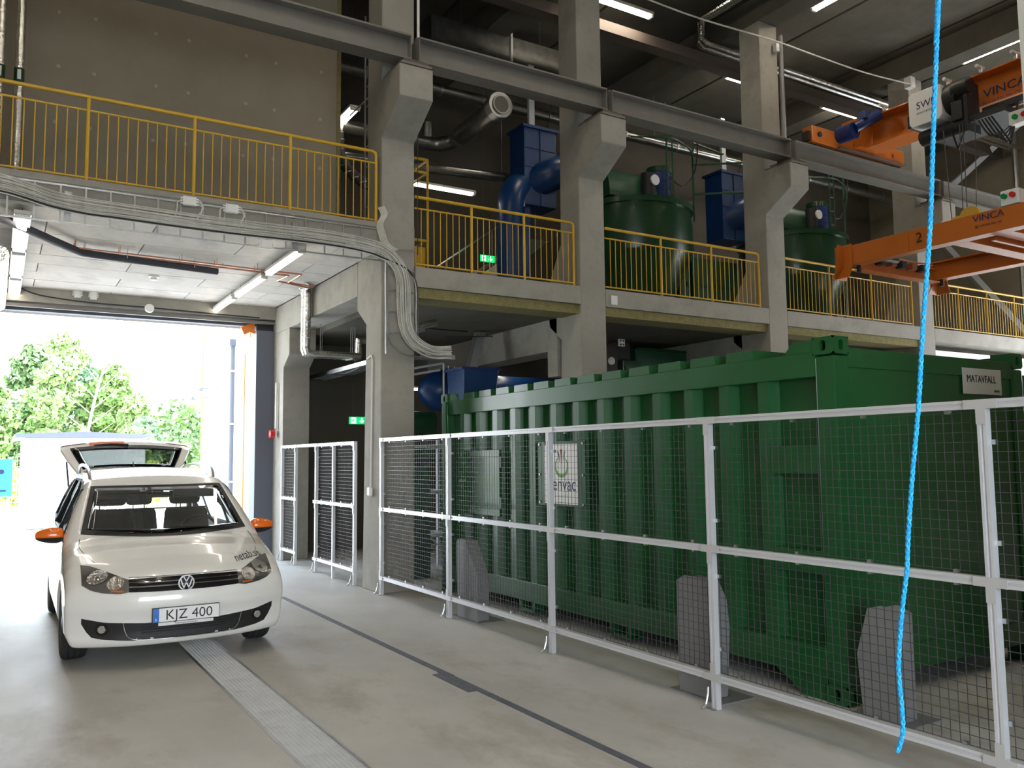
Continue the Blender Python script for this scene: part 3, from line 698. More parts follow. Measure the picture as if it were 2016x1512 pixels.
def car_outer(x, y, z):
    ax = np.abs(x); a = np.minimum(ax/.9, 1.15); t = np.clip(y/1.1, 0, 1)
    yb = y-a**2.7*(.34*(1-t)+.13*t)*np.clip((2.4-y)/1.2, 0, 1)
    zt = np.interp(yb, ZT[:,0], ZT[:,1]); g = np.interp(yb, [-1,.5,.9,1.7,2.2,5], [.8,.95,.9,.86,1,1])
    f = (z-(zt-.05*(ax/.75)**2))*g
    f = smax(f, ax-np.interp(z, WZ[:,0], WZ[:,1])+.02*np.clip((.9-y)/.9, 0, 1)+.03*np.clip((y-3.4)/1, 0, 1), .09)
    f = smax(f, np.interp(z, YF[:,0], YF[:,1])-yb, .03)
    f = smax(f, y+.18*(ax/.9)**3-np.interp(z, YR[:,0], YR[:,1]), .06)
    return smax(f, .19+.02*np.clip(y, 0, 1)-z, .03)
def nets(fn, lo, hi, h):
    # naive surface nets over a regular grid
    ax = [np.arange(lo[i], hi[i]+h, h) for i in range(3)]; X, Y, Z = np.meshgrid(*ax, indexing='ij'); F = fn(X, Y, Z)
    s = F < 0; n = F.shape
    c = [(i, j, k) for i in (0,1) for j in (0,1) for k in (0,1)]
    sl = lambda A, i, j, k: A[i:n[0]-1+i, j:n[1]-1+j, k:n[2]-1+k]
    cnt = sum(sl(s, *q).astype(np.int8) for q in c); act = (cnt > 0) & (cnt < 8)
    acc = np.zeros(act.shape+(3,), np.float32); w = np.zeros(act.shape, np.float32)
    for a in range(8):
        for b in range(a+1, 8):
            p, q = c[a], c[b]
            if sum(abs(p[i]-q[i]) for i in range(3)) != 1: continue
            fa, fb = sl(F, *p), sl(F, *q); cr = (fa < 0) != (fb < 0)
            t = np.where(cr, fa/(fa-fb+1e-12), 0)
            for i in range(3): acc[..., i] += np.where(cr, p[i]+(q[i]-p[i])*t, 0)
            w += cr
    idx = -np.ones(act.shape, int); idx[act] = np.arange(act.sum())
    I = np.argwhere(act); V = (I+acc[act]/w[act][:,None])*h+np.array([a[0] for a in ax])
    fs = []
    for d in range(3):
        u, v = (d+1)%3, (d+2)%3
        A = s[tuple(slice(0, -1) if i == d else slice(1, -1) for i in range(3))]; Bq = s[tuple(slice(1, None) if i == d else slice(1, -1) for i in range(3))]
        E = np.argwhere(A != Bq); 
        if not len(E): continue
        G = E.copy(); G[:, u] += 1; G[:, v] += 1
        flip = A[tuple(E.T)]
        def at(du, dv):
            q = G.copy(); q[:, u] -= du; q[:, v] -= dv; return idx[tuple(q.T)]
        Q = np.stack([at(1,1), at(0,1), at(0,0), at(1,0)], 1)
        Q[~flip] = Q[~flip][:, ::-1]; fs.append(Q)
    return V, np.concatenate(fs)
CARX, CARY = 1.395, 7.5
gate_objs = []
car = thing('car', 'white compact people carrier with orange mirrors and raised tailgate', 'car', (CARX, CARY, 0), local=True, rotz=R(-.8))
def wz_side(z): return np.interp(z, WZ[:,0], WZ[:,1])
def poly_sdf(u, v, P):
    # signed distance to a 2-D polygon, negative inside
    d = np.full(u.shape, 1e9); ins = np.zeros(u.shape, bool); n = len(P)
    for i in range(n):
        ax_, ay = P[i]; bx_, by = P[(i+1)%n]; ex, ey = bx_-ax_, by-ay
        wx, wy = u-ax_, v-ay; t = np.clip((wx*ex+wy*ey)/(ex*ex+ey*ey), 0, 1)
        d = np.minimum(d, (wx-ex*t)**2+(wy-ey*t)**2)
        c = ((ay <= v) != (by <= v)) & (u < ax_+(v-ay)*(bx_-ax_)/(by-ay+1e-12)); ins ^= c
    d = np.sqrt(d); return np.where(ins, -d, d)
WS = [(-.715,1.055),(-.60,1.455),(.60,1.455),(.715,1.055),(.54,1.042),(.36,1.033),(.18,1.027),(.0,1.025),(-.18,1.027),(-.36,1.033),(-.54,1.042)]
SIDEW = [[(1.38,1.04),(1.55,1.20),(1.82,1.42),(2.10,1.49),(2.26,1.50),(2.28,1.02)], [(2.36,1.02),(2.36,1.51),(3.18,1.51),(3.28,1.03)], [(3.36,1.04),(3.28,1.50),(3.85,1.47),(4.08,1.30),(4.12,1.08)]]
def car_solid(x, y, z):
    f = car_outer(x, y, z); ax = np.abs(x)
    # wheel arches
    for yc in (.90, 3.58):
        d = np.sqrt((y-yc)**2+(z-.315)**2)-.355
        f = smax(f, -np.maximum(d, .60-ax), .02)
    # cabin cavity
    inner = np.maximum(car_outer(x, y, z)+.045, .42-z); inner = np.maximum(inner, 1.02+.0*y-y); inner = np.maximum(inner, -(4.9-y))
    inner = np.maximum(inner, np.where((y < 1.5), .78-z, -1)); f = np.maximum(f, -inner)
    # windscreen, side glass and open tailgate
    w = np.maximum(poly_sdf(x, z, WS), y-2.2); w = np.maximum(w, .75-y); f = np.maximum(f, -w)
    for P in SIDEW: f = np.maximum(f, -np.maximum(poly_sdf(y, z, P), .4-ax))
    tg = np.maximum(np.maximum(ax-.60-.14*np.clip((1.5-z)/.6, 0, 1), .50-z), np.maximum(z-1.47, 3.9-y)); f = np.maximum(f, -tg)
    return f
V, Fq = nets(car_solid, (-.96, -.04, .12), (.96, 4.46, 1.70), .0175)
me = bpy.data.meshes.new('body'); me.from_pydata(V.tolist(), [], Fq.tolist()); me.materials.append(M['car']); me.materials.append(M['dash']); me.shade_smooth()
cen = V[Fq].mean(1); me.polygons.foreach_set('material_index', (car_outer(cen[:,0], cen[:,1], cen[:,2]) < -.026).astype(np.int32))
body = bpy.data.objects.new('body', me); col.objects.link(body); body.parent = car; WO[body.name] = Vector((0,0,0))
sm = body.modifiers.new('smooth', 'SMOOTH'); sm.factor = .5; sm.iterations = 3
def proj(x, z, y0=-.3, y1=2.6, off=0.0):
    # first point of the outer skin met from the front at (x, z), pushed out by off
    ys = np.linspace(y0, y1, 300); f = car_outer(np.full(300, x), ys, np.full(300, z)); i = int(np.argmax(f < 0))
    if f.min() >= 0: return None
    a, b = ys[i-1], ys[i]
    for _ in range(22):
        m_ = (a+b)/2
        if car_outer(np.array(x), np.array(m_), np.array(z)) < 0: b = m_
        else: a = m_
    return b
def nrm(p):
    e = 1e-3; g = np.array([car_outer(*(np.array(p)+d))-car_outer(*(np.array(p)-d)) for d in np.eye(3)*e]); return g/np.linalg.norm(g)
def front_patch(name, m, top, bot, xs, off=.004, nz=6, parent=None, skirt=.015):
    T = np.array(top); Bt = np.array(bot); pts = []
    for x in xs:
        zt = np.interp(x, T[:,0], T[:,1]); zb = np.interp(x, Bt[:,0], Bt[:,1])
        for j in range(nz):
            z = zb+(zt-zb)*j/(nz-1); y = proj(x, z); p = np.array([x, y, z]); n_ = nrm(p); pts.append(p+n_*off)
    mb = MB(); nx = len(xs); mb.grid([tuple(p) for p in pts], nx, nz, flip=True)
    # skirt folded back so the shell is not paper thin
    ring = [(i, 0) for i in range(nx)]+[(nx-1, j) for j in range(1, nz)]+[(i, nz-1) for i in range(nx-2, -1, -1)]+[(0, j) for j in range(nz-2, 0, -1)]
    r1 = [pts[i*nz+j] for i, j in ring]; r2 = [p-nrm(p)*skirt for p in r1]; k = len(ring)
    mb.add([tuple(p) for p in r1+r2], [(i, k+i, k+(i+1)%k, (i+1)%k) for i in range(k)])
    return mb.build(name, m, parent or car, smooth=40)
def mir(P): return [(-x, z) for x, z in P][::-1]
hl_top = [(.432,.735),(.50,.762),(.60,.800),(.70,.832),(.765,.838)]; hl_bot = [(.432,.640),(.50,.628),(.62,.640),(.70,.660),(.765,.700)]
for s in (1, -1):
    tt, bb = (hl_top, hl_bot) if s > 0 else (mir(hl_top), mir(hl_bot)); xs = np.linspace(.432, .765, 12)*s
    if s < 0: xs = xs[::-1]
    h = front_patch('headlight', 'lamp_inner', tt, bb, xs, .004)
    ii = lambda P, dz: [(x, z+dz) for x, z in P]
    # two reflector bowls and the amber indicator under a clear lens
    for (cx, cz, rr) in ((.650, .748, .074), (.525, .706, .058)):
        x = cx*s; y = proj(x, cz); n_ = nrm((x, y, cz)); c = np.array([x, y, cz])+n_*.006
        u = np.cross(n_, (0,0,1)); u /= np.linalg.norm(u); v = np.cross(u, n_)
        mb = MB(); rings = []
        for q, (f_, dd) in enumerate(((1.0, 0.0), (.72, -.012), (.35, -.02))):
            for k in range(18):
                a_ = 2*math.pi*k/18; x_ = math.cos(a_)*rr*f_*1.12; z_ = math.sin(a_)*rr*f_
                pp = c+u*x_+v*z_; yy = proj(pp[0], pp[2]); base = np.array([pp[0], yy, pp[2]]); rings.append(tuple(base+nrm(base)*(.007+(dd+.012)*.15)))
        mb.add(rings, [(q*18+k, q*18+(k+1)%18, (q+1)*18+(k+1)%18, (q+1)*18+k) for q in range(2) for k in range(18)]+[tuple(36+k for k in range(18))])
        mb.build('reflector', 'reflector', h, smooth=True)
        bu = np.array([x, y, cz])+n_*.012; MB().cyl(tuple(bu-n_*.01), tuple(bu), rr*.33, 12, rr*.2).build('bulb', 'chrome', h, smooth=True)
    tt2 = [(.47,.656),(.56,.660)]; bb2 = [(.47,.642),(.56,.648)]
    if s < 0: tt2, bb2 = mir(tt2), mir(bb2)
    front_patch('indicator', 'amber', tt2, bb2, (np.linspace(.47, .56, 5)*s)[::s], .009, 3, h, .004)
g = front_patch('grille', 'black_gloss', [(-.435,.738),(-.2,.745),(.2,.745),(.435,.738)], [(-.435,.640),(-.2,.634),(.2,.634),(.435,.640)], np.linspace(-.435,.435,25), .003)
for zz in (.678, .712): front_patch('chrome_strip', 'chrome', [(-.43,zz+.004),(.43,zz+.004)], [(-.43,zz-.003),(.43,zz-.003)], np.linspace(-.43,.43,21), .010, 2, g, .006)
# round badge with the two letters
yb = proj(0, .69)-.012
MB().cyl((0,yb,.69), (0,yb+.03,.69), .063, 32).build('badge', 'black_gloss', car, smooth=True)
mb = MB()
n = 32
rr = [tuple((r_*math.cos(2*math.pi*k/n), yb-h_, .69+r_*math.sin(2*math.pi*k/n))) for r_, h_ in ((.065,0),(.064,.008),(.054,.008),(.053,0)) for k in range(n)]
mb.add(rr, [(q*n+k, q*n+(k+1)%n, (q+1)*n+(k+1)%n, (q+1)*n+k) for q in range(3) for k in range(n)])
badge = mb.build('badge_ring', 'chrome', car, smooth=True)
def bar(m_, p, q, w, y):
    dx, dz = q[0]-p[0], q[1]-p[1]; l = math.hypot(dx, dz); nx, nz = -dz/l*w/2, dx/l*w/2
    m_.prism([(p[0]+nx,p[1]+nz),(q[0]+nx,q[1]+nz),(q[0]-nx,q[1]-nz),(p[0]-nx,p[1]-nz)], 1, y-.006, y+.002)
mb = MB()
for a_, b_ in (((-.022,.738),(0,.700)), ((.022,.738),(0,.700))): bar(mb, a_, b_, .009, yb)
mb.build('badge_letter', 'chrome', badge)
mb = MB()
for a_, b_ in (((-.045,.720),(-.020,.648)), ((-.020,.648),(0,.692)), ((0,.692),(.020,.648)), ((.020,.648),(.045,.720))): bar(mb, a_, b_, .009, yb)
mb.build('badge_letter', 'chrome', badge)
# lower black band with air intake, trim line and fog lamps
lt = [(-.762,.442),(-.60,.405),(-.3,.385),(.3,.385),(.60,.405),(.762,.442)]; lb = [(-.762,.40),(-.70,.290),(-.60,.268),(-.4,.252),(0,.242),(.4,.252),(.60,.268),(.70,.290),(.762,.40)]
low = front_patch('lower_grille', 'black', lt, lb, np.linspace(-.762,.762,41), .003)
for zz in (.268, .288, .308, .328, .348, .368): front_patch('intake_slat', 'dash', [(-.33,zz+.005),(.33,zz+.005)], [(-.33,zz-.003),(.33,zz-.003)], np.linspace(-.33,.33,11), .012, 2, low, .008)
tp = [(s_*x, z) for s_ in (1,) for x, z in ((-.465,.398),(-.45,.33),(-.42,.275),(-.36,.258),(-.2,.252),(0,.250),(.2,.252),(.36,.258),(.42,.275),(.45,.33),(.465,.398))]
P_ = []
for p in smooth_path([(x, 0, z) for x, z in tp], 3): q = np.array([p[0], proj(p[0], p[2]), p[2]]); P_.append(tuple(q+nrm(q)*.006))
MB().tube(P_, .004, 6).build('chrome_trim', 'chrome', low, smooth=True)
for s in (1, -1):
    x, z = .615*s, .352; y = proj(x, z); n_ = nrm((x, y, z)); c = np.array([x, y, z])
    fg = MB().cyl(tuple(c-n_*.01), tuple(c+n_*.008), .052, 20).build('fog_lamp', 'black_gloss', low, smooth=True)
    MB().cyl(tuple(c), tuple(c+n_*.013), .037, 20, .030).build('fog_reflector', 'reflector', low, smooth=True)
# number plate
yp = -.012
pl = B(-.262, .262, yp-.008, yp+.02, .388, .505).build('number_plate', 'black', car)
B(-.258, .258, yp-.012, yp-.0075, .393, .501).build('plate_face', 'plate_white', pl)
B(-.258, -.212, yp-.0132, yp-.0115, .393, .501).build('plate_band', 'eu_blue', pl)
text('KJZ 400', .112, (.022, yp-.0125, .408), '-y', 'ink', pl, sx=1.0, align='CENTER', ext=.0008)
text('S', .028, (-.242, yp-.0135, .403), '-y', 'plate_white', pl)
for k in range(12):
    a_ = k*math.pi/6; MB().cyl((-.235+.013*math.cos(a_), yp-.0137, .468+.013*math.sin(a_)), (-.235+.013*math.cos(a_), yp-.0125, .468+.013*math.sin(a_)), .0018, 5).build('star', 'amber', pl)
B(-.215, .215, yp-.010, yp+.01, .362, .387).build('plate_holder', 'white', pl)
text('Volkswagen Stockholm', .019, (0, yp-.0112, .369), '-y', 'ink_navy', pl, align='CENTER', ext=.0004)
# sensors, tow cover
for x, z in ((-.66,.48),(-.34,.47),(.34,.47),(.62,.50)):
    y = proj(x, z); n_ = nrm((x,y,z)); c = np.array([x,y,z]); MB().cyl(tuple(c-n_*.004), tuple(c+n_*.002), .010, 12).build('parking_sensor', 'car', car)
y = proj(-.44,.43); c = np.array([-.44,y,.43]); n_ = nrm(c); MB().cyl(tuple(c-n_*.004), tuple(c+n_*.0015), .028, 20).build('tow_cover', 'car', car)
# bonnet shut lines
for s in (1, -1):
    L_ = []
    for x, y in ((.74,1.06),(.752,.92),(.735,.75),(.700,.58),(.665,.45)):
        z = 1.3
        for _ in range(400):
            if car_outer(np.array(x*s), np.array(y), np.array(z)) < 0: break
            z -= .002
        L_.append((x*s, y, z))
    MB().tube(smooth_path(L_, 4), .0030, 5).build('shut_line', 'black', car)
L_ = []
for x in np.linspace(-.43, .43, 15): y = proj(x, .752); L_.append((x, y, .752))
MB().tube(L_, .003, 5).build('shut_line', 'black', car)
# lettering on the bonnet, laid along the skin
cu = bpy.data.curves.new('lettering', 'FONT'); cu.body = 'netab.se'; cu.size = .085; cu.extrude = 0; cu.resolution_u = 3
o_ = bpy.data.objects.new('lettering', cu); col.objects.link(o_); dg = bpy.context.evaluated_depsgraph_get(); me = bpy.data.meshes.new_from_object(o_.evaluated_get(dg)); bpy.data.objects.remove(o_)
ca, sa = math.cos(R(20)), math.sin(R(20)); wmax = max(v.co.x for v in me.vertices)
for v in me.vertices:
    u_, w_ = v.co.x/wmax*.33, v.co.y
    x = .450+u_*.80-w_*.25; y = .215+u_*.62+w_*1.9
    z = 1.2
    lo_, hi_ = .6, 1.3
    for _ in range(18):
        mm = (lo_+hi_)/2
        if car_outer(np.array(x), np.array(y), np.array(mm)) < 0: lo_ = mm
        else: hi_ = mm
    v.co = (x, y, lo_+.0035)
me.materials.clear(); me.materials.append(M['ink']); o_ = bpy.data.objects.new('lettering', me); col.objects.link(o_); o_.parent = car; WO[o_.name] = Vector((0,0,0))
# windscreen with dark surround
def ws_pts(inset, off, nx=17, nz=9):
    pts = []
    for i in range(nx):
        f = i/(nx-1)*2-1
        for j in range(nz):
            g_ = j/(nz-1); z0 = 1.055-.03*(1-f*f)+inset*.9; z1 = 1.455-inset*.5
            z = z0+(z1-z0)*g_; hw = .715+(.60-.715)*((z-1.055)/.40)-inset; x = f*hw
            y = proj(x, z); p = np.array([x,y,z]); pts.append(tuple(p+nrm(p)*off))
    return pts
gl = MB().grid(ws_pts(-.006, -.004), 17, 9, flip=True).build('windscreen', 'glass', car, smooth=True)
ringo, ringi = ws_pts(-.012, .003), ws_pts(.028, .002); nx, nz = 17, 9
ring = [(i, 0) for i in range(nx)]+[(nx-1, j) for j in range(1, nz)]+[(i, nz-1) for i in range(nx-2, -1, -1)]+[(0, j) for j in range(nz-2, 0, -1)]; k = len(ring)
mb = MB(); mb.add([ringo[i*nz+j] for i, j in ring]+[ringi[i*nz+j] for i, j in ring], [(i, (i+1)%k, k+(i+1)%k, k+i) for i in range(k)]); mb.build('window_seal', 'black', gl)
for s in (-1, 1):
    for P in SIDEW:
        c_ = np.mean(P, 0); mb = MB(); pts = []
        for (y, z) in P: pts.append((s*(wz_side(z)-.028-.03*max(0, min(1, y-3.4))), y, z))
        mb.add(pts+[(p[0]-s*.004, p[1], p[2]) for p in pts], [tuple(range(len(P))), tuple(range(len(P), 2*len(P)))[::-1]]); w_ = mb.build('side_window', 'glass', car)
        q_ = [(s*(wz_side(z)-.016-.03*max(0, min(1, y-3.4))), y, z) for y, z in P]; MB().tube(q_+[q_[0], q_[1]], .017, 6).build('window_frame', 'black', w_)
for o_ in [o for o in list(car.children)+list(gate_objs) if o.name.startswith(('windscreen',))]:
    md = o_.modifiers.new('thickness', 'SOLIDIFY'); md.thickness = .004
# wipers
for x0, x1, dz in ((-.62, -.05, .02), (.0, .60, .02)):
    a_ = (x0, proj(x0, 1.075)-.02, 1.085); b_ = (x1, proj(x1, 1.045)-.02, 1.055)
    MB().tube([a_, ((a_[0]+b_[0])/2, (a_[1]+b_[1])/2-.012, (a_[2]+b_[2])/2+.006), b_], .009, 6).build('wiper', 'black', car)
# interior
B(-.74, .74, 1.12, 1.52, .70, .955).build('dashboard', 'dash', car, bevel=.05)
mb = MB(); cyl = [(.37+.185*math.cos(a_), 1.56+.05*math.sin(a_), .98+.17*math.sin(a_)) for a_ in np.linspace(0, 2*math.pi, 25)]
mb.tube(cyl, .014, 8).build('steering_wheel', 'dash', car, smooth=True)
def seat(x, y, w, h, head=True):
    s = B(x-w/2, x+w/2, y-.48, y+.04, .42, .60).build('seat', 'seat', car, bevel=.05)
    mb = MB(); mb.hexa([(x-w/2,y-.02,.55),(x+w/2,y-.02,.55),(x+w/2,y+.13,.55),(x-w/2,y+.13,.55),(x-w*.40,y+.10,h),(x+w*.40,y+.10,h),(x+w*.40,y+.20,h),(x-w*.40,y+.20,h)])
    mb.build('backrest', 'seat', s, bevel=.06)
    if head:
        B(x-.14, x+.14, y+.09, y+.20, h+.035, h+.23).build('headrest', 'seat', s, bevel=.045)
        for dx in (-.06, .06): MB().cyl((x+dx,y+.15,h-.02), (x+dx,y+.15,h+.06), .007, 6).build('headrest_rod', 'chrome', s)
for x in (-.37, .37): seat(x, 2.15, .54, 1.20)
for x in (-.47, 0, .47): seat(x, 3.05, .46, 1.16)
B(-.70, .70, 2.86, 2.88, 1.16, 1.175).build('cargo_bar', 'dash', car)
for s in (-1, 1): B(s*.36-.20, s*.36+.20, 1.80, 1.815, 1.325, 1.42).build('sun_visor', 'visor', car, bevel=.006)
B(-.12, .12, 1.74, 1.77, 1.33, 1.385).build('inside_mirror', 'black', car, bevel=.015)
B(-.05, .05, 1.72, 1.85, 1.385, 1.45).build('mirror_mount', 'black', car)
# roof rails, aerial
for s in (-1, 1):
    pts = smooth_path([(s*.60,2.05,1.525),(s*.605,2.15,1.60),(s*.61,2.5,1.655),(s*.61,3.2,1.665),(s*.59,3.75,1.635),(s*.575,3.98,1.56)], 4)
    MB().tube(pts, .017, 8).build('roof_rail', 'galv', car, smooth=True)
MB().tube([(0,3.72,1.60),(0,3.78,1.65),(0,3.86,1.70)], [.02,.008,.004], 8).build('aerial', 'black', car)
# wheels
def wheel(x, y, side):
    w = MB(); hw = .103
    prof = [(.20,-hw*.9),(.27,-hw),(.302,-hw*.9),(.316,-hw*.62),(.318,-.052),(.309,-.050),(.309,-.044),(.318,-.042),(.318,-.006),(.309,-.004),(.309,.004),(.318,.006),(.318,.042),(.309,.044),(.309,.050),(.318,.052),(.316,hw*.62),(.302,hw*.9),(.27,hw),(.20,hw*.9)]
    w.lathe(prof, (x,y,.318), 40, 'x'); t = w.build('wheel', 'rubber', car, smooth=30)
    r = MB(); r.lathe([(.205,-.085),(.205,.085)], (x,y,.318), 32, 'x'); r.build('rim', 'galv', t, smooth=30)
    h = MB()
    for k in range(5):
        a_ = 2*math.pi*k/5; c_, s_ = math.cos(a_), math.sin(a_); xx = x+side*.088
        h.add([(xx,y+c_*.03-s_*.03,.318+s_*.03+c_*.03),(xx,y+c_*.03+s_*.03,.318+s_*.03-c_*.03),(xx,y+c_*.205+s_*.022,.318+s_*.205-c_*.022),(xx,y+c_*.205-s_*.022,.318+s_*.205+c_*.022)], [(0,1,2,3)])
    h.cyl((x+side*.06,y,.318), (x+side*.095,y,.318), .05, 16); h.build('spokes', 'galv', t)
for yy in (.90, 3.58):
    for s in (-1, 1): wheel(s*.775, yy, s)
    B(-.60, .60, yy-.4, yy+.4, .30, .62).build('wheel_well', 'black', car)
B(-.62, .62, .35, 4.1, .20, .30).build('underbody', 'black', car)
# mirrors
for s in (-1, 1):
    v = []; c = np.array([s*.965, 1.42, 1.03])
    mb = MB(); nu, nv = 14, 10; pts = []
    for i in range(nu+1):
        for j in range(nv+1):
            th = math.pi*i/nu; ph = 2*math.pi*j/nv
            x = .118*math.cos(th); r_ = abs(math.sin(th))**.6; taper = 1-.25*(x/.118)
            pts.append((c[0]+s*x, c[1]+.06*r_*math.cos(ph)*taper, c[2]+.072*r_*math.sin(ph)*taper))
    mb.grid(pts, nu+1, nv+1, flip=(s < 0)); mr_ = mb.build('mirror', 'orange_car', car, smooth=True)
    pts2 = [(p[0], c[1]+(p[1]-c[1])*1.05, min(p[2], c[2]-.018)) for p in pts]
    MB().grid([(c[0]+(p[0]-c[0])*1.02, p[1], p[2]-.003) for p in pts2], nu+1, nv+1, flip=(s < 0)).build('mirror_base', 'black', mr_, smooth=True)
    mb = MB(); mb.hexa([(s*.80,1.38,.93),(s*.90,1.40,.99),(s*.90,1.46,.99),(s*.80,1.50,.93),(s*.80,1.38,1.00),(s*.92,1.40,1.03),(s*.92,1.46,1.03),(s*.80,1.50,1.0)]); mb.build('mirror_arm', 'black', mr_)
# door handles and side stripe
for s in (-1, 1):
    for y in (2.15, 3.15): MB().cyl((s*.895,y,.93), (s*.895,y+.16,.93), .016, 8).build('door_handle', 'chrome', car, smooth=True)
    mb = MB(); pts = []
    for y in np.linspace(2.45, 3.9, 8):
        for z in (.42, .60, .75, .90): pts.append((s*(wz_side(z)-.03*max(0, min(1, y-3.4))-.004), y, z))
    mb.grid(pts, 8, 4, flip=(s > 0)); mb.build('door_stripe', 'orange_car', car)
# raised tailgate: shell hinged at the rear roof edge
def gate_pt(f, g_):
    # f: -1..1 across, g: 0 hinge .. 1 lower edge (now high)
    prof = [(0,4.08,1.57,.55),(.12,4.17,1.63,.60),(.35,4.31,1.765,.685),(.58,4.44,1.90,.755),(.70,4.54,1.955,.775),(.82,4.70,1.985,.765),(1,4.92,1.99,.70)]
    P_ = np.array(prof); y = np.interp(g_, P_[:,0], P_[:,1]); z = np.interp(g_, P_[:,0], P_[:,2]); w_ = np.interp(g_, P_[:,0], P_[:,3])
    return (f*w_, y-.10*f*f*(1-g_)*0+.0, z-.075*abs(f)**2.5*(.4+.6*g_))
def gate_grid(f0, f1, g0, g1, nf, ng, off):
    return [(lambda p: (p[0], p[1]-off*.75, p[2]+off*.66))(gate_pt(f0+(f1-f0)*i/max(1,nf-1), g0+(g1-g0)*j/max(1,ng-1))) for i in range(nf) for j in range(ng)]
mb = MB()
mb.grid(gate_grid(-1,1,.58,1,17,10,.0), 17, 10, flip=True); mb.grid(gate_grid(-1,1,.58,1,17,10,-.05), 17, 10)
mb.grid(gate_grid(-1,1,0,.13,17,4,.0), 17, 4, flip=True); mb.grid(gate_grid(-1,1,0,.13,17,4,-.05), 17, 4)
for a_, b_ in ((-1,-.86), (.86,1)):
    mb.grid(gate_grid(a_,b_,.13,.58,3,10,.0), 3, 10, flip=True); mb.grid(gate_grid(a_,b_,.13,.58,3,10,-.05), 3, 10)
for f_ in (-1, 1):
    a_ = gate_grid(f_,f_,0,1,1,20,0); b_ = gate_grid(f_,f_,0,1,1,20,-.05); mb.grid(a_+b_, 2, 20, flip=(f_ > 0))
a_ = gate_grid(-1,1,1,1,17,1,0); b_ = gate_grid(-1,1,1,1,17,1,-.05); mb.grid(a_+b_, 2, 17, flip=True)
gate = mb.build('tailgate', 'car', car, smooth=40)
MB().grid(gate_grid(-.86,.86,.13,.58,15,8,.002), 15, 8, flip=True).build('rear_window', 'glass_dark', gate, smooth=True).modifiers.new('thickness', 'SOLIDIFY').thickness = .004
mb = MB()
mb.grid(gate_grid(-.88,.88,.50,.60,15,3,.005), 15, 3, flip=True); mb.grid(gate_grid(-.88,-.78,.12,.5,3,6,.005), 3, 6, flip=True); mb.grid(gate_grid(.78,.88,.12,.5,3,6,.005), 3, 6, flip=True); mb.grid(gate_grid(-.88,.88,.12,.155,15,2,.005), 15, 2, flip=True)
mb.build('window_border', 'black_gloss', gate, smooth=True)
p0 = gate_grid(.0,.0,.56,.56,1,1,.03)[0]; p1 = gate_grid(-.52,-.52,.60,.60,1,1,.02)[0]
MB().tube([p0, ((p0[0]+p1[0])/2, p0[1]-.01, (p0[2]+p1[2])/2+.012), p1], [.022,.016,.008], 8).build('rear_wiper', 'black', gate)
for a_, b_ in ((-.98,-.62), (.62,.98)): MB().grid(gate_grid(a_,b_,.70,.86,4,4,.008), 4, 4, flip=True).build('tail_lamp', 'red', gate)
MB().grid(gate_grid(-.58,-.05,.62,.72,6,3,.008), 6, 3, flip=True).build('gate_stripe', 'orange_car', gate)
for s in (-1, 1): MB().cyl((s*.66,4.12,1.20), (s*.70,4.40,1.70), .011, 6).build('gas_strut', 'black', car)
# ================================================================ LUMINAIRES
def luminaire(label, a, b, group, w=.13, h=.07, hang=None, tube='tube', nm='strip_light'):
    a, b = Vector(a), Vector(b); t = thing(nm, label, 'lamp', tuple((a+b)/2), group)
    alongx = abs(b.x-a.x) > abs(b.y-a.y); z = a.z
    (x0, x1), (y0, y1) = sorted((a.x, b.x)), sorted((a.y, b.y))
    def bx(u0, u1, v, z0, z1): return (u0, u1, (y0+y1)/2-v, (y0+y1)/2+v, z0, z1) if alongx else ((x0+x1)/2-v, (x0+x1)/2+v, u0, u1, z0, z1)
    u0, u1 = (x0, x1) if alongx else (y0, y1)
    B(*bx(u0, u1, w/2, z+.03, z+h)).build('housing', 'lampbody', t, bevel=.008)
    B(*bx(u0+.05, u1-.05, w*.30, z-.012, z+.028)).build('tube', tube, t, bevel=.01)
    for e0, e1 in ((u0, u0+.045), (u1-.045, u1)): B(*bx(e0, e1, w*.42, z-.015, z+.029)).build('end_cap', 'white', t, bevel=.01)
    if hang:
        for u in (u0+.2, u1-.2):
            q = bx(u, u, 0, z+h, z+h); MB().cyl((q[0], q[2], z+h), (q[0], q[2], hang), .003, 5).build('suspension_wire', 'rope_steel', t)
    return t
G1 = 'strip lights under the garage bay ceiling'
nn = ['nearest the cable ladder', 'middle one of three', 'closest to the garage door']
for i, (y0, y1) in enumerate(((10.12,11.65),(11.83,13.42),(13.6,15.15))):
    luminaire('right hand garage bay strip light, '+nn[i], (3.155,y0,4.27), (3.155,y1,4.27), G1, .11, .075, 4.42)
for i, (y0, y1) in enumerate(((10.05,11.75),(11.9,13.45),(13.6,15.0))):
    luminaire('left hand garage bay strip light, '+nn[i], (.15,y0,4.27), (.15,y1,4.27), G1, .17, .075, 4.42)
for x in (3.155, .15): tag(MB().cyl((x,11.6,4.335), (x,15.0,4.335), .006, 6).build('lamp_cable', 'cable_black'), 'thin cable linking the %s row of garage bay lights' % ('right' if x > 1 else 'left'), 'cable')
G2 = 'strip lights under the roof'
RL = [((8.45,11.15),(9.88,11.15),'lit roof strip light at top centre, right of the second column'), ((12.23,8.0),(12.23,9.5),'lit roof strip light at the top edge, left of the blue rope'),
      ((12.80,12.2),(14.2,12.2),'lit roof strip light half hidden behind the third column'), ((16.57,7.85),(16.57,9.32),'lit roof strip light at top right above the hoist'),
      ((15.42,11.85),(17.05,11.85),'lit roof strip light just above the blue crane motor'),
]
k_ = 0
rowsn = ['first row by the rear wall', 'second row', 'third row', 'fourth row']
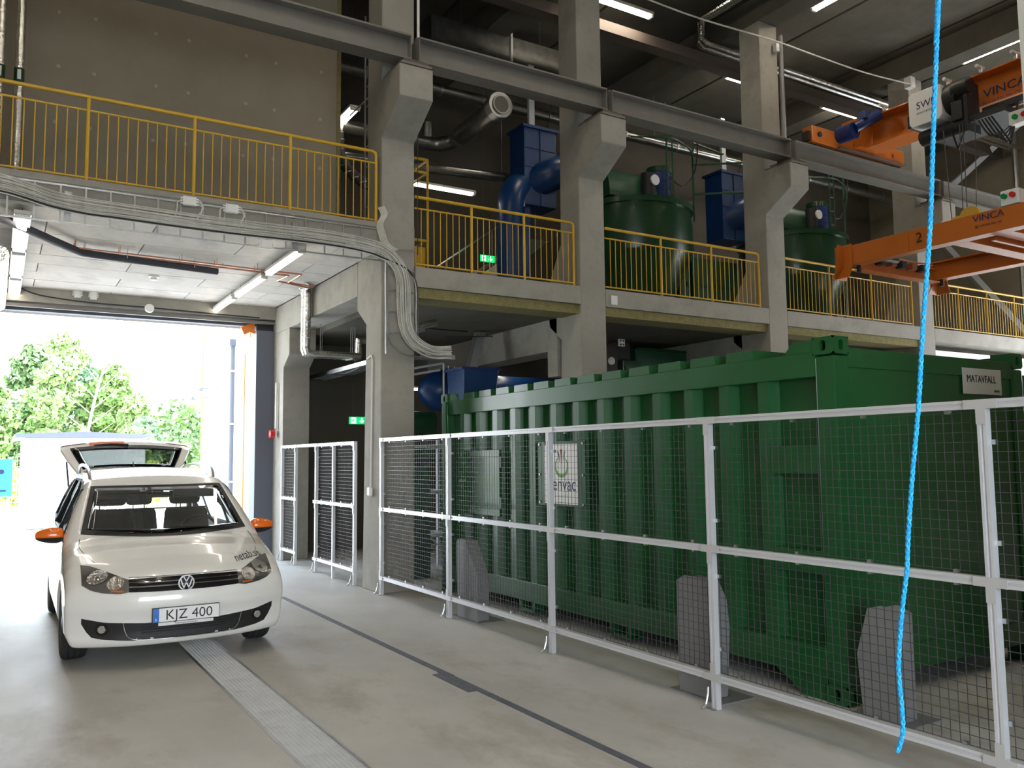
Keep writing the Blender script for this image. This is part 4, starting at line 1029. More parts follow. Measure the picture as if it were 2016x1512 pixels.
for j_, y_ in enumerate((-2.6, .4, 3.2, 6.2)):  # unseen lamps added over the hall to brighten floor and walls
    for i_, x_ in enumerate((-1.0, 1.0, 4.0, 8.2, 12.9, 16.9)):
        if (j_ == 3 and i_ > 3) or (x_ == 8.2 and j_ < 3) or (x_ == 4.0 and j_ < 2): continue
        RL.append(((x_,y_),(x_,y_+1.5), 'added roof strip light above the picture for extra light, %s, %s from the left' % (rowsn[j_], ['first','second','third','fourth','fifth','sixth'][i_])))
for a, b, n in RL: luminaire(n, (*a, 9.40 if a[1] == 11.85 else 9.62), (*b, 9.40 if a[1] == 11.85 else 9.62), G2, .15, .09, 9.51 if a[1] == 11.85 else 10.0, tube='tube_roof')
luminaire('lit strip light behind the yellow railing beside the cable column', (5.75,13.0,6.42), (7.2,13.0,6.42), None, .13, .07, None)
B(5.6, 7.3, 13.1, 13.16, 6.50, 6.53).build('x', 'galv').name
tag(bpy.data.objects['x'], 'galvanised bar carrying the mezzanine strip light', 'bar'); bpy.data.objects['x'].name = 'support_bar'
luminaire('lit strip light in the dark lower bay behind the green container', (8.3,12.75,3.52), (8.3,14.3,3.52), None, .12, .07, 3.86)
luminaire('small lit strip light just right of the cable column, low down', (6.45,14.35,2.98), (6.9,14.35,2.98), None, .12, .07, 3.86)
luminaire('lit strip light glimpsed through the gap between wall and column', (4.9,12.9,7.5), (4.9,14.4,7.5), None, .2, .07, 9.99)
luminaire('lit lamp on the far floor level behind the rightmost fence post', (12.9,6.2,.75), (13.2,6.2,.75), None, .12, .07, None, nm='floor_lamp')
for z in (.4,): tag(B(12.95, 13.15, 6.15, 6.25, 0, .78).build('lamp_stand', 'black'), 'short black stand under the low lamp', 'stand')

# ================================================================ CABLE LADDER, CABLES, BOXES
t = thing('cable_ladder', 'galvanised cable ladder along the edge of the garage bay slab', 'cable ladder', (1.8, 10.0, 4.25), 'cable ladders')
for z in (4.655, 4.25): MB().tube([(-1.5,10.0,z),(4.18,10.0,z)], .012, 8).build('side_rail', 'galv', t)
for z in (4.70,): MB().tube([(-1.5,10.05,z),(4.18,10.05,z)], .008, 6).build('side_rail', 'galv', t)
rm, _ = B(-.009, .009, -.012, .0, 4.25, 4.655).mesh('rung', 'galv', c=np.zeros(3))
for i in range(24): inst(rm, 'rung', t, (-1.45+i*.2425, 10.0, 0))
for x in (.53, 3.0): B(x, x+.07, 10.02, 10.06, 4.26, 4.60).build('hanger', 'galv', t)
t = thing('cable_ladder', 'galvanised cable ladder running down the front of the column', 'cable ladder', (4.47, 10.03, 3.1), 'cable ladders')
for x in (4.27, 4.665):
    MB().tube(smooth_path([(x,10.05,4.5),(x,10.05,3.7),(x,10.05,3.35),(x+.08,10.05,3.16),(x+.28,10.05,3.05),(x+.55,10.08,3.04)], 3), .010, 6).build('side_rail', 'galv', t, smooth=True)
for i in range(5): B(4.27, 4.665, 10.055, 10.07, 3.32+i*.28, 3.335+i*.28).build('rung', 'galv', t)
MB().tube([(4.245,10.06,3.05),(4.245,10.06,4.42)], .014, 8).build('conduit', 'galv', t, smooth=True)
ctr = [(-1.6,4.61),(-.5,4.60),(-.05,4.58),(.18,4.54),(.42,4.485),(.72,4.455),(1.1,4.45),(1.7,4.44),(2.3,4.44),(2.9,4.45),(3.5,4.45),(3.95,4.42),(4.2,4.36),(4.38,4.20),(4.45,4.0),(4.46,3.7),(4.48,3.42),(4.60,3.22),(4.85,3.10),(5.15,3.11)]
cb = thing('cable_bundle', 'bundle of pale grey cables laid along the ladder and down the column', 'cable', (1.8, 9.96, 4.3))
rc = random.Random(4)
def offs(c, d, lastcut=0):
    P_ = []
    for k, (x, z) in enumerate(c):
        a = c[max(0, k-1)]; b = c[min(len(c)-1, k+1)]; dx, dz = b[0]-a[0], b[1]-a[1]; l = math.hypot(dx, dz); P_.append([x-dz/l*d, z+dx/l*d])
    return P_
for i in range(15):
    d = (i-7)*.0115+rc.uniform(-.004, .004); n0 = len(ctr)-rc.choice((0, 0, 0, 1)) if i % 5 else len(ctr)
    P_ = offs(ctr, d)[:n0]
    pts = [(x+rc.uniform(-.006,.006), 9.975-(i % 3)*.014, z+rc.uniform(-.006,.006)) for x, z in P_]
    MB().tube(smooth_path(pts, 4), (.0062 if i % 4 else .0085), 6).build('cable', 'cable', cb, smooth=True)
for k, d in enumerate((-.088, -.104)):
    P_ = [(x, 9.965, z) for x, z in offs([c for c in ctr], d)]
    P_ = P_[:13]+[(4.52,9.965,4.16),(4.655-.015*k,9.98,3.95),(4.66-.015*k,9.98,3.5),(4.68,9.99,3.25),(4.78,10.02,3.06)]
    MB().tube(smooth_path(P_, 4), .0125 if k == 0 else .008, 6).build('cable', 'cable_black' if k == 0 else 'cable', cb, smooth=True)
P_ = [(4.12,10.02,4.95),(4.16,10.0,4.85),(4.10,10.0,4.72),(4.12,9.98,4.58),(4.18,9.98,4.45),(4.30,9.97,4.38)]
for i in range(5): MB().tube(smooth_path([(x+.018*i, y_-.004*i, z+.006*i) for x, y_, z in P_], 4), .009, 6).build('cable', 'cable', cb, smooth=True)
def jbox(label, x, z, s=1.0, y=9.985, m='white', loops=True, w=.15, h=.105):
    t = thing('junction_box', label, 'junction box', (x, y, z), 'white junction boxes')
    B(x-w/2, x+w/2, y-.04, y+.01, z-h/2, z+h/2).build('box', m, t, bevel=.006)
    B(x-w/2+.02, x+w/2-.02, y-.048, y-.041, z-h/2+.006, z+h/2-.006).build('lid', m, t, bevel=.003)
    for sx in (-1, 1):
        for dz in (-.03, .0, .03): MB().cyl((x+sx*w/2,y-.02,z+dz), (x+sx*(w/2+.022),y-.02,z+dz), .011, 8).build('cable_gland', 'white', t)
    if loops:
        MB().tube(smooth_path([(x-w/2-.02,y-.02,z),(x-w/2-.055,y-.03,z-.03),(x-w/2-.06,y-.03,z-.11),(x-w/2-.08,y-.02,z-.20)], 4), .007, 6).build('cable', 'cable', t, smooth=True)
        for k in range(3): MB().tube(smooth_path([(x+w/2+.02,y-.02,z+.03-.03*k),(x+w/2+.06+.01*k,y-.03,z-.02-.02*k),(x+w/2+.05-.01*k,y-.03,z-.14),(x+w/2+.0,y-.02,z-.22)], 4), .007, 6).build('cable', 'cable', t, smooth=True)
jbox('white junction box on the slab edge, left one of two', 1.79, 4.665)
jbox('white junction box on the slab edge, right one of two', 2.26, 4.645)
jbox('white junction box hanging on the lower ladder rail above the right lights', 2.66, 4.27, loops=False)
jbox('small white box on the door lintel, left one of a pair', 1.02, 4.38, y=14.93, loops=False, w=.10, h=.14)
jbox('small white box on the door lintel, right one of a pair', 1.25, 4.37, y=14.93, loops=False, w=.10, h=.14)
tag(MB().tube(smooth_path([(.2,14.92,4.41),(.5,14.9,4.30),(1.2,14.92,4.25),(2.2,14.92,4.24),(3.2,14.92,4.22),(3.9,14.92,4.21)], 4), .012, 6).build('lintel_cable', 'cable_black', smooth=True), 'dark cable sagging along the garage door lintel', 'cable')
t = thing('round_lamp', 'small round white lamp on the middle of the door lintel', 'lamp', (2.1, 14.9, 4.2)); MB().lathe([(.02,-.05),(.065,-.04),(.075,0),(.05,.04)], (2.08,14.86,4.22), 20, 'y').build('shade', 'white', t, smooth=True)
t = thing('smoke_detector', 'small round smoke detector on the garage bay ceiling', 'detector', (1.89, 13.16, 4.38)); MB().lathe([(.075,0),(.075,-.02),(.045,-.03),(.045,-.06),(.03,-.065)], (1.89,13.16,4.417), 20).build('body', 'white', t, smooth=True)
t = thing('drain_pipe', 'black lagged pipe bending across the garage bay ceiling', 'pipe', (1.2, 11.5, 4.3))
MB().tube(smooth_path([(-.5,9.95,4.3),(-.1,10.25,4.3),(.72,11.45,4.3),(.9,11.6,4.3),(1.2,11.66,4.3),(2.52,11.88,4.3)], 3), .047, 12).build('pipe', 'pipe_black', t, smooth=True)
for x, y_ in ((1.35,11.69),(2.2,11.83)): MB().cyl((x,y_-.055,4.30), (x,y_-.055,4.418), .006, 6).build('pipe_clip', 'galv', t)
for k, (dy, n) in enumerate(((0,'nearer to the viewer'),(.16,'farther from the viewer'))):
    P_ = [(.74,11.48+dy,4.414),(.74,11.48+dy,4.34),(3.50-.0*k,11.68+dy,4.34),(3.46,12.2+dy*.5,4.34),(4.06,12.52+dy*.4,4.34)] if k else [(.74,11.48,4.414),(.74,11.48,4.33),(3.62,11.64,4.33),(3.62,12.25,4.33),(4.06,12.42,4.33)]
    t = thing('copper_pipe', 'thin copper pipe under the garage bay ceiling, '+n, 'pipe', (2, 11.6+dy, 4.33), 'copper pipes')
    MB().tube(P_, .011, 8).build('pipe', 'copper', t, smooth=True)
    for x in (.85,1.25,2.0,2.45,3.0): MB().cyl((x,11.49+dy+(x-.74)*.057,4.33), (x,11.49+dy+(x-.74)*.057,4.418), .004, 5).build('pipe_clip', 'copper', t)
t = thing('foil_pipe', 'pair of foil wrapped pipes dropping down the beam and turning right', 'pipe', (4.1, 13, 3.4))
for k in (0, 1):
    y_ = 12.88+.14*k; z = 3.36
    MB().tube(smooth_path([(3.98,y_-.3,4.36),(4.08,y_-.05,4.37),(4.11,y_,4.30)], 3)+[(4.11,y_,z+.08),(4.13,y_,z+.02),(4.19,y_,z)]+[(4.75,y_,z),(5.0,y_,z)], .058, 10).build('pipe', 'foil', t, smooth=True)
for z in (3.6,3.85,4.1): MB().cyl((4.11,12.88,z), (4.11,12.88,z+.012), .062, 12).build('band', 'galv', t)
MB().tube([(5.0,12.95,3.36),(5.0,12.95,3.62),(5.35,12.95,3.66)], .06, 10).build('pipe', 'foil', t, smooth=True)
for x in (4.35, 4.38, 4.86, 4.89): MB().cyl((x,12.95,3.40), (x,12.95,3.86), .004, 5).build('hanger_rod', 'galv', t)
t = thing('foil_duct', 'foil wrapped duct along the left edge of the garage bay ceiling', 'duct', (-.05, 13, 4.1))
MB().tube([(-.05,11.3,4.12),(-.05,15.0,4.12)], .10, 14).build('duct', 'foil', t, smooth=True)
for y_ in (12.2, 13.4): MB().cyl((-.05,y_,4.12), (-.05,y_+.04,4.12), .106, 14).build('collar', 'galv', t)
for i, x in enumerate((-.13, .075)):
    t = thing('vertical_duct', 'tall foil clad pipe with green band behind the yellow rail, '+('left' if i == 0 else 'right')+' of two', 'duct', (x, 11.6, 4.8), 'foil clad risers')
    MB().cyl((x,11.6,4.79), (x,11.6,9.95), .052, 14).build('pipe', 'foil', t, smooth=True)
    g_ = MB().cyl((x,11.6,6.33), (x,11.6,6.50), .060, 14).build('band', 'green_tank', t, smooth=True)
    B(x-.02, x+.02, 11.53, 11.545, 6.35, 6.47).build('arrow_label', 'white', g_)
t = thing('conduit', 'thin white conduit with switch box on the column beside the short fence', 'conduit', (4.18, 10.38, 1.3))
MB().tube([(4.19,10.55,3.03),(4.185,10.40,3.06),(4.185,10.36,3.0),(4.185,10.40,1.34)], .010, 8).build('pipe', 'white', t, smooth=True)
B(4.15, 4.198, 10.35, 10.45, 1.22, 1.33).build('switch_box', 'white', t, bevel=.012)
t = thing('conduit', 'white conduit with red beacon by the garage door jamb', 'conduit', (4.18, 14.7, 2.2))
MB().cyl((4.16,14.72,2.25), (4.16,14.72,3.05), .02, 8).build('pipe', 'white', t); MB().lathe([(.02,-.05),(.07,-.04),(.07,.04),(.03,.05)], (4.1,14.75,2.15), 14, 'x').build('beacon', 'red', t, smooth=True)
t = thing('conduit', 'steel conduit pipe down the right side of the third column', 'conduit', (12.0, 10.08, 7.3))
MB().cyl((12.0,10.06,7.25), (12.0,10.06,9.35), .045, 10).build('pipe', 'galv', t, smooth=True); B(11.82, 11.9, 10.0, 10.085, 9.0, 9.15).build('box', 'white', t)
tag(MB().cyl((4.70,10.05,4.4),(4.70,10.05,7.0), .006, 6).build('earth_wire', 'cable_black'), 'thin dark wire running up the edge of the cable column', 'cable')

# ================================================================ DUCTS AND PIPES BEHIND
t = thing('spiral_duct', 'long galvanised spiral duct running behind the columns', 'duct', (13, 14, 8.72))
MB().cyl((4.7,14,8.73), (21.9,14,8.73), .105, 18).build('duct', 'duct', t, smooth=True)
for x in np.arange(5.5, 21.5, 1.5): MB().cyl((x,14,8.73), (x+.05,14,8.73), .113, 18).build('collar', 'galv', t)
for x in (8.0, 12.4, 16.9): MB().cyl((x,14,8.83), (x,14,10), .005, 5).build('hanger_rod', 'galv', t)
t = thing('spiral_duct', 'dark lower duct behind the silencer in the second bay', 'duct', (6.5, 13.6, 7.3))
MB().cyl((4.7,13.2,6.75), (9.2,13.2,7.0), .09, 14).build('duct', 'duct', t, smooth=True)
for x in (5.5, 7.9): MB().cyl((x,13.2,6.88), (x,13.2,10), .005, 5).build('hanger_rod', 'galv', t)
t = thing('duct_silencer', 'big galvanised duct end pointing up towards the viewer', 'duct', (6.7, 12, 7.3))
p1, p2 = Vector((6.87,11.5,7.47)), Vector((6.95,13.0,7.49)); d_ = (p2-p1).normalized()
MB().tube([p1-d_*.02, p1+d_*.16], .215, 28).build('flange', 'galv', t, smooth=True)
MB().tube([p1+d_*.1, p2], [.175,.175], 24).build('barrel', 'duct', t, smooth=True)
MB().tube([p1-d_*.03, p1-d_*.022], .16, 28).build('end_mesh', 'beam', t)
ringp = [p1-d_*.035+(Vector((1,0,0))*math.cos(a_)+Vector((0,0,1))*math.sin(a_))*.145 for a_ in np.linspace(0, 2*math.pi, 29)]
MB().tube(ringp, .012, 6).build('rim_ring', 'lampbody', t, smooth=True)
MB().tube(smooth_path([p2, p2+d_*.25, (6.85,13.45,7.47), (6.5,13.6,7.46), (4.9,13.6,7.45)], 4), .13, 16).build('elbow', 'duct', t, smooth=True)
MB().tube([(6.55,13.6,7.45),(6.55,13.6,7.85)], .09, 12).build('branch', 'duct', t, smooth=True)
for x in (5.4, 6.2): MB().cyl((x,13.6,7.55), (x,13.6,10), .005, 5).build('hanger_rod', 'galv', t)
for k in range(5): q = p2+d_*(.05+.05*k); MB().tube([q, q+d_*.012], .142, 16).build('rib', 'duct', t)
t = thing('rectangular_duct', 'long rectangular sheet metal duct high behind the second bay', 'duct', (7.8, 13, 9.3))
B(6.3, 9.6, 12.9, 13.5, 9.1, 9.55).build('casing', 'duct', t); B(7.93, 7.97, 12.86, 12.9, 9.05, 9.62).build('flange', 'white', t)
for x in (6.9, 8.6): MB().cyl((x,12.9,9.55), (x,12.9,10), .005, 5).build('hanger_rod', 'galv', t)
for i, (dz, dy, n) in enumerate(((0,0,'nearer'), (.01,.16,'farther'))):
    t = thing('foil_pipe', 'shiny foil lagged pipe high under the roof at right, '+n+' one', 'pipe', (14, 10.95, 9.45), 'foil roof pipes')
    MB().tube([(10.9+.1*i,8.2,9.78+dz),(10.9+.1*i,10.9+dy,9.78+dz),(10.93+.1*i,10.95+dy,9.72+dz),(10.93+.1*i,10.95+dy,9.40+dz),(11.0+.1*i,10.95+dy,9.36+dz),(15.9,10.95+dy,9.36+dz),(21.9,10.95+dy,9.36+dz)], .06, 10).build('pipe', 'foil', t, smooth=True)
t = thing('overhead_wire', 'grey cable strung from column to column under the roof', 'cable', (12, 9.9, 9.1))
MB().tube(smooth_path([(7.0,9.9,9.1),(8.75,9.9,9.03),(9.92,9.9,9.02),(11.6,9.9,9.10),(12.69,9.9,9.10),(14.17,9.9,9.11),(15.73,9.9,9.22)], 4), .014, 6).build('cable', 'cable', t, smooth=True)
B(15.75, 15.9, 9.93, 10.08, 9.2, 9.42).build('box', 'white', t)
t = thing('conduit', 'white conduit rising beside the cable column above the runway beam', 'conduit', (4.72, 10.1, 8)); MB().cyl((4.71,10.05,7.25), (4.71,10.05,9.9), .02, 8).build('pipe', 'white', t)
t = thing('cable_ladder', 'cable ladder standing in the gap left of the cable column', 'cable ladder', (4.35, 11.2, 4.8), 'cable ladders')
for y_ in (10.75, 11.25):
    MB().tube([(4.42,y_,4.79),(4.42,y_,8.2)], .014, 6).build('side_rail', 'galv', t)
for i in range(11): MB().cyl((4.42,10.75,5.0+i*.3), (4.42,11.25,5.0+i*.3), .008, 5).build('rung', 'galv', t)
for y_ in (11.2, 13.9): MB().tube([(4.62+.0,y_,7.15),(4.62,y_+1.2,7.15)], .012, 5).build('side_rail', 'galv', t) if y_ < 12 else None

def blue_unit(dx, label_box, label_pipe, two=True):
    t = thing('blue_separator', label_box, 'machine', (8.3+dx, 12.7, 6.2), 'blue duct units')
    B(7.96+dx, 8.66+dx, 12.5, 13.0, 6.25, 7.70).build('casing', 'blue', t, bevel=.01)
    for z in (6.6,6.95,7.3): B(7.95+dx, 8.67+dx, 12.485, 12.5, z, z+.02).build('rib', 'navy', t)
    B(8.30+dx, 8.32+dx, 12.48, 12.5, 6.25, 7.7).build('rib', 'navy', t)
    B(7.92+dx, 8.70+dx, 12.46, 13.04, 7.68, 7.73).build('top_flange', 'blue', t)
    B(8.22+dx, 8.34+dx, 12.72, 12.78, 7.73, 9.0).build('hanger_strut', 'steel_blue', t)
    MB().cyl((8.5+dx,12.55,7.73), (8.42+dx,12.2,8.3), .008, 6).build('cable', 'cable_black', t)
    t = thing('blue_duct', label_pipe, 'duct', (8.3+dx, 12.75, 4.3), 'blue duct pipes')
    if two:
        MB().tube(smooth_path([(7.98+dx,12.7,6.62),(7.80+dx,12.6,6.50),(7.66+dx,12.5,6.2),(7.64+dx,12.5,5.8)], 4)+[(7.64+dx,12.5,4.27)], .235, 20).build('down_pipe', 'blue', t, smooth=50)
        B(8.02+dx, 8.14+dx, 12.6, 12.7, 4.27, 6.25).build('leg', 'blue', t)
        B(7.93+dx, 7.96+dx, 12.5, 12.56, 6.2, 6.75).build('flange_strip', 'steel_blue', t)
    MB().tube(smooth_path([(8.25+dx,12.75,6.7),(8.5+dx,12.42,6.85),(8.8+dx,12.43,6.95),(9.1+dx,12.45,7.0)], 4), .30, 20).build('cross_pipe', 'blue', t, smooth=50)
blue_unit(0, 'tall blue ribbed casing behind the second bay railing', 'big blue pipe bending down to the mezzanine floor beside the exit sign')
blue_unit(4.95, 'blue ribbed casing between the nearer green tank and the third column', 'thick blue pipe entering behind the third column', False)
def tank(dx, lab1):
    X, Y = 10.45+dx, 12.55
    t = thing('green_tank', lab1, 'tank', (X, Y, 4.26), 'green separator tanks')
    MB().lathe([(.55,4.255),(1.13,5.45),(1.15,5.5),(1.15,6.40)], (X,Y,0), 56).build('shell', 'green_tank', t, smooth=30)
    MB().lathe([(1.15,6.34),(1.20,6.34),(1.20,6.44),(1.12,6.44)], (X,Y,0), 56).build('rim', 'green_tank', t, smooth=30)
    MB().lathe([(1.1,6.42),(.9,6.50),(.2,6.55)], (X,Y,0), 40).build('lid', 'green_tank', t, smooth=30)
    for a_ in (215, 275, 335):
        c, s_ = math.cos(R(a_)), math.sin(R(a_)); MB().hexa([(X+c*1.24-.04,Y+s_*1.24-.04,4.26),(X+c*1.24+.04,Y+s_*1.24-.04,4.26),(X+c*1.24+.04,Y+s_*1.24+.04,4.26),(X+c*1.24-.04,Y+s_*1.24+.04,4.26),(X+c*1.18-.04,Y+s_*1.18-.04,6.3),(X+c*1.18+.04,Y+s_*1.18-.04,6.3),(X+c*1.18+.04,Y+s_*1.18+.04,6.3),(X+c*1.18-.04,Y+s_*1.18+.04,6.3)]).build('leg', 'green_tank', t) if a_ == 335 else None
    m = MB(); pts = []
    for x_ in (X-1.0, X+.15):
        for k in range(13): a_ = math.pi*k/12; pts.append((x_, Y-.2-.42*math.cos(a_), 6.6+.52*math.sin(a_)))
    m.grid(pts, 2, 13, flip=True); m.add(pts[:13], [tuple(range(13))]); m.add(pts[13:], [tuple(range(13))[::-1]]); m.box(X-1.0, X+.15, Y-.62, Y+.22, 6.5, 6.6); m.build('hood', 'green_dark', t, smooth=40)
    mo = MB().cyl((X+.35,Y-.45,6.55), (X+.35,Y-.45,7.15), .22, 20).build('motor', 'navy', t, smooth=True)
    for k in range(8): MB().cyl((X+.35,Y-.45,6.62+k*.05), (X+.35,Y-.45,6.635+k*.05), .235, 20).build('cooling_fin', 'navy', mo)
    MB().cyl((X+.35,Y-.45,7.15), (X+.35,Y-.45,7.25), .24, 20).build('motor_cowl', 'green_tank', t, smooth=True)
    MB().cyl((X-.15,Y-.7,6.55), (X-.15,Y-.7,7.0), .13, 16).build('gearbox', 'black', t, smooth=True)
    MB().lathe([(.10,0),(.10,.03)], (X-.1,Y-.86,6.85), 20, 'y').build('gauge', 'white', t)
    for x_ in (.02, .16):
        MB().cyl((X+x_,Y-1.05,6.4), (X+x_,Y-1.05,8.3), .016, 6).build('ladder_rail', 'green_dark', t)
    for k in range(5): MB().cyl((X+.02,Y-1.05,6.6+k*.3), (X+.16,Y-1.05,6.6+k*.3), .008, 5).build('ladder_rung', 'green_dark', t)
    xr = X+1.16
    MB().cyl((xr,Y-.55,6.3), (xr,Y-.55,7.95), .022, 6).build('guard_post', 'green_dark', t)
    for k, z in enumerate((6.85, 7.45, 7.9)): MB().tube([(xr,Y-.55,z),(xr+1.1,Y-1.2 if k < 2 else Y-.3,z+.05)], .022, 8).build('guard_rail', 'green_dark', t) if dx == 0 else None
    MB().tube(smooth_path([(xr,Y-.55,7.4),(X+.9,Y-.8,7.55),(X+.5,Y-1.0,7.6),(X,Y-1.1,7.6),(X-.7,Y-.9,7.55)], 4), .018, 6).build('guard_hoop', 'green_dark', t, smooth=True)
    MB().tube(smooth_path([(X+.35,Y-.6,7.2),(X+.7,Y-.7,6.9),(xr,Y-.6,7.3),(xr+.1,Y-.6,7.9)], 4), .014, 6).build('cable', 'cable_black', t, smooth=True)
tank(0, 'nearer large green cylindrical tank behind the third railing')
tank(4.62, 'farther green cylindrical tank behind the fourth railing')
t = thing('green_machine', 'low dark green machine casing right of the nearer tank, behind the railing', 'machine', (12.3, 13, 4.26))
B(11.9, 13.6, 12.8, 13.9, 4.26, 5.85).build('casing', 'green_dark', t, bevel=.02); B(12.1, 13.4, 12.78, 12.8, 5.2, 5.3).build('strip', 'green_tank', t)
t = thing('green_machine', 'long low green machine behind the railing at the far right', 'machine', (18.5, 12.8, 4.26))
B(16.6, 21.5, 12.6, 13.8, 4.26, 4.95).build('casing', 'green_tank', t, bevel=.02)
# lower storey machinery
t = thing('compactor', 'dark green compactor in the lower bay behind the green container', 'machine', (10.9, 12.7, 0))
B(10.2, 11.9, 12.2, 13.6, 1.5, 3.72).build('casing', 'green_dark', t, bevel=.02); B(10.25, 11.85, 12.19, 12.2, 3.68, 3.74).build('flange', 'green_tank', t)
B(9.68, 9.98, 12.1, 13.3, 0, 3.80).build('frame_post', 'black', t); B(9.75, 10.15, 12.0, 12.1, 2.6, 3.45).build('side_box', 'green_tank', t); B(9.78, 10.1, 11.98, 12.0, 2.95, 3.35).build('door', 'green_dark', t)
B(11.95, 12.3, 12.1, 13.3, 0, 3.72).build('frame_post', 'black', t)
for x, z in ((9.62,3.78),(11.78,3.70)):
    p_ = B(x, x+.13, 11.96, 12.0, z-.08, z+.05).build('bolted_plate', 'white', t)
    for dx_ in (.035,.095):
        for dz_ in (-.05, .02): MB().cyl((x+dx_,11.955,z+dz_), (x+dx_,11.965,z+dz_), .016, 8).build('bolt', 'black', p_)
for x, z in ((9.45,3.42),(12.35,3.40)): MB().lathe([(.07,0),(.07,-.03),(.03,-.04)], (x,12.0,z), 16, 'y').build('roller_end', 'aluplate', t)
MB().prism([(10.9,3.72),(11.9,3.85),(12.2,3.86),(12.1,3.60),(11.9,3.72)], 1, 12.6, 13.2).build('chute', 'copper', t)
t = thing('blue_vessel', 'blue rounded vessel end low behind the cable column', 'tank', (6.9, 13.6, 2.5))
MB().tube([(6.33,13.5,2.90),(6.42,13.5,2.90),(6.62,13.5,2.90),(6.95,13.5,2.92)], [.05,.22,.36,.40], 24).build('cone', 'blue', t, smooth=60)
MB().tube([(6.95,13.5,2.92),(7.38,13.5,2.92)], .40, 24).build('drum', 'blue', t, smooth=True)
t = thing('blue_hopper', 'dark blue hopper box in the lower second bay', 'machine', (7.35, 12.4, 2.7))
MB().hexa([(6.42,12.0,2.4),(6.98,12.0,2.4),(6.98,12.5,2.4),(6.42,12.5,2.4),(6.40,11.95,3.14),(7.06,11.95,3.14),(7.06,12.55,3.14),(6.40,12.55,3.14)]).build('casing', 'blue', t, bevel=.01)
B(6.36, 7.10, 11.92, 12.58, 3.13, 3.17).build('flange', 'navy', t); B(6.6, 7.02, 11.94, 11.955, 2.78, 2.795).build('seam', 'navy', t)
t = thing('blue_duct', 'dark blue duct running off to the right in the lower second bay', 'duct', (8.2, 13.8, 3.1), 'blue duct pipes')
MB().cyl((7.45,13.7,3.0), (11.0,13.7,3.0), .24, 20).build('pipe', 'blue', t, smooth=True)
t = thing('green_pipe', 'thick green pipe low behind the cable column', 'pipe', (6.5, 13.2, 2.2)); MB().cyl((5.2,13.0,2.28), (6.35,13.0,2.30), .20, 20).build('pipe', 'green_tank', t, smooth=True)
B(5.6, 5.7, 12.9, 13.1, 0, 2.1).build('support_leg', 'green_dark', t)
t = thing('green_pump', 'green pump unit seen through the first fence panel beside the column', 'machine', (5.3, 11.6, 1.4))
MB().cyl((4.85,11.0,1.72), (5.45,11.3,1.72), .13, 16).build('motor', 'green_tank', t, smooth=True); B(4.95, 5.35, 11.0, 11.5, .0, 1.58).build('frame', 'green_dark', t, bevel=.02)
for z in (.4,.9): MB().cyl((4.9,10.98,z), (5.4,10.98,z), .02, 8).build('pipe', 'green_tank', t)
MB().tube(smooth_path([(4.9,10.97,1.2),(4.8,10.9,.8),(4.85,10.95,.35)], 5), .008, 6).build('cable', 'cable', t)
t = thing('sheet_duct', 'galvanised square duct leaning up to the mezzanine soffit', 'duct', (6.9, 12.5, 3.3))
MB().hexa([(6.74,12.4,3.17),(6.90,12.4,3.17),(6.90,12.55,3.17),(6.74,12.55,3.17),(6.92,12.4,3.84),(7.08,12.4,3.84),(7.08,12.55,3.84),(6.92,12.55,3.84)]).build('duct', 'galv', t)
t = thing('foil_pipe', 'short foil wrapped pipe stub under the soffit right of the cables', 'pipe', (5.2, 11, 3.6)); MB().tube([(4.68,11.0,3.53),(5.10,10.9,3.58),(5.38,10.9,3.66)], .055, 10).build('pipe', 'foil', t, smooth=True)
MB().tube([(4.68,10.95,3.42),(5.20,10.9,3.54)], .03, 8).build('pipe', 'galv', t, smooth=True)
t = thing('cable_tray', 'bent end of galvanised cable tray where the cables leave the column', 'cable tray', (5.1, 10.2, 3.05))
B(4.72, 5.24, 10.02, 10.25, 3.02, 3.035).build('tray', 'galv', t); B(4.72, 5.24, 10.02, 10.025, 3.035, 3.08).build('lip', 'galv', t)
t = thing('cable_tray', 'galvanised cable tray hanging in the dark room behind the short fence', 'cable tray', (5.05, 13.8, 3.19))
for x in (4.95, 5.15): MB().cyl((x,13.0,3.2), (x,13.0,3.86), .005, 5).build('hanger_rod', 'galv', t)
for x in (4.9, 5.2): B(x-.01, x+.01, 12.3, 15.3, 3.17, 3.24).build('side_rail', 'galv', t)
for i in range(14): B(4.9, 5.2, 12.4+i*.2, 12.43+i*.2, 3.17, 3.185).build('rung', 'galv', t)
for k in range(4): MB().tube(smooth_path([(4.95+.06*k,12.4,3.2),(4.95+.06*k,13.4,3.13),(4.95+.06*k,14.2,3.19),(4.95+.06*k,15.2,3.2)], 3), .012, 5).build('cable', 'cable_black', t)
t = thing('angle_iron_stand', 'galvanised angle iron stand in front of the blue vessel', 'stand', (6.3, 13, 3))
for a_, b_ in (((5.3,13.0,3.08),(6.57,13.0,3.34)), ((6.57,13.0,3.34),(6.57,13.0,2.5)), ((5.3,13.0,2.98),(6.5,13.0,3.22))): MB().tube([a_, b_], .02, 4).build('bar', 'steel_blue', t)
for x in (6.66, 6.78): MB().cyl((x,13.0,2.6), (x,13.0,3.3), .008, 5).build('rod', 'galv', t)
t = thing('sprinkler_pipe', 'thin dark pipe across the mezzanine soffit', 'pipe', (6, 11.6, 3.8)); MB().cyl((5.0,11.8,3.72), (6.4,11.8,3.72), .012, 6).build('pipe', 'cable_black', t)
MB().cyl((6.3,12.4,3.7),(6.95,11.95,3.7), .010, 6).build('pipe', 'cable_black', t)
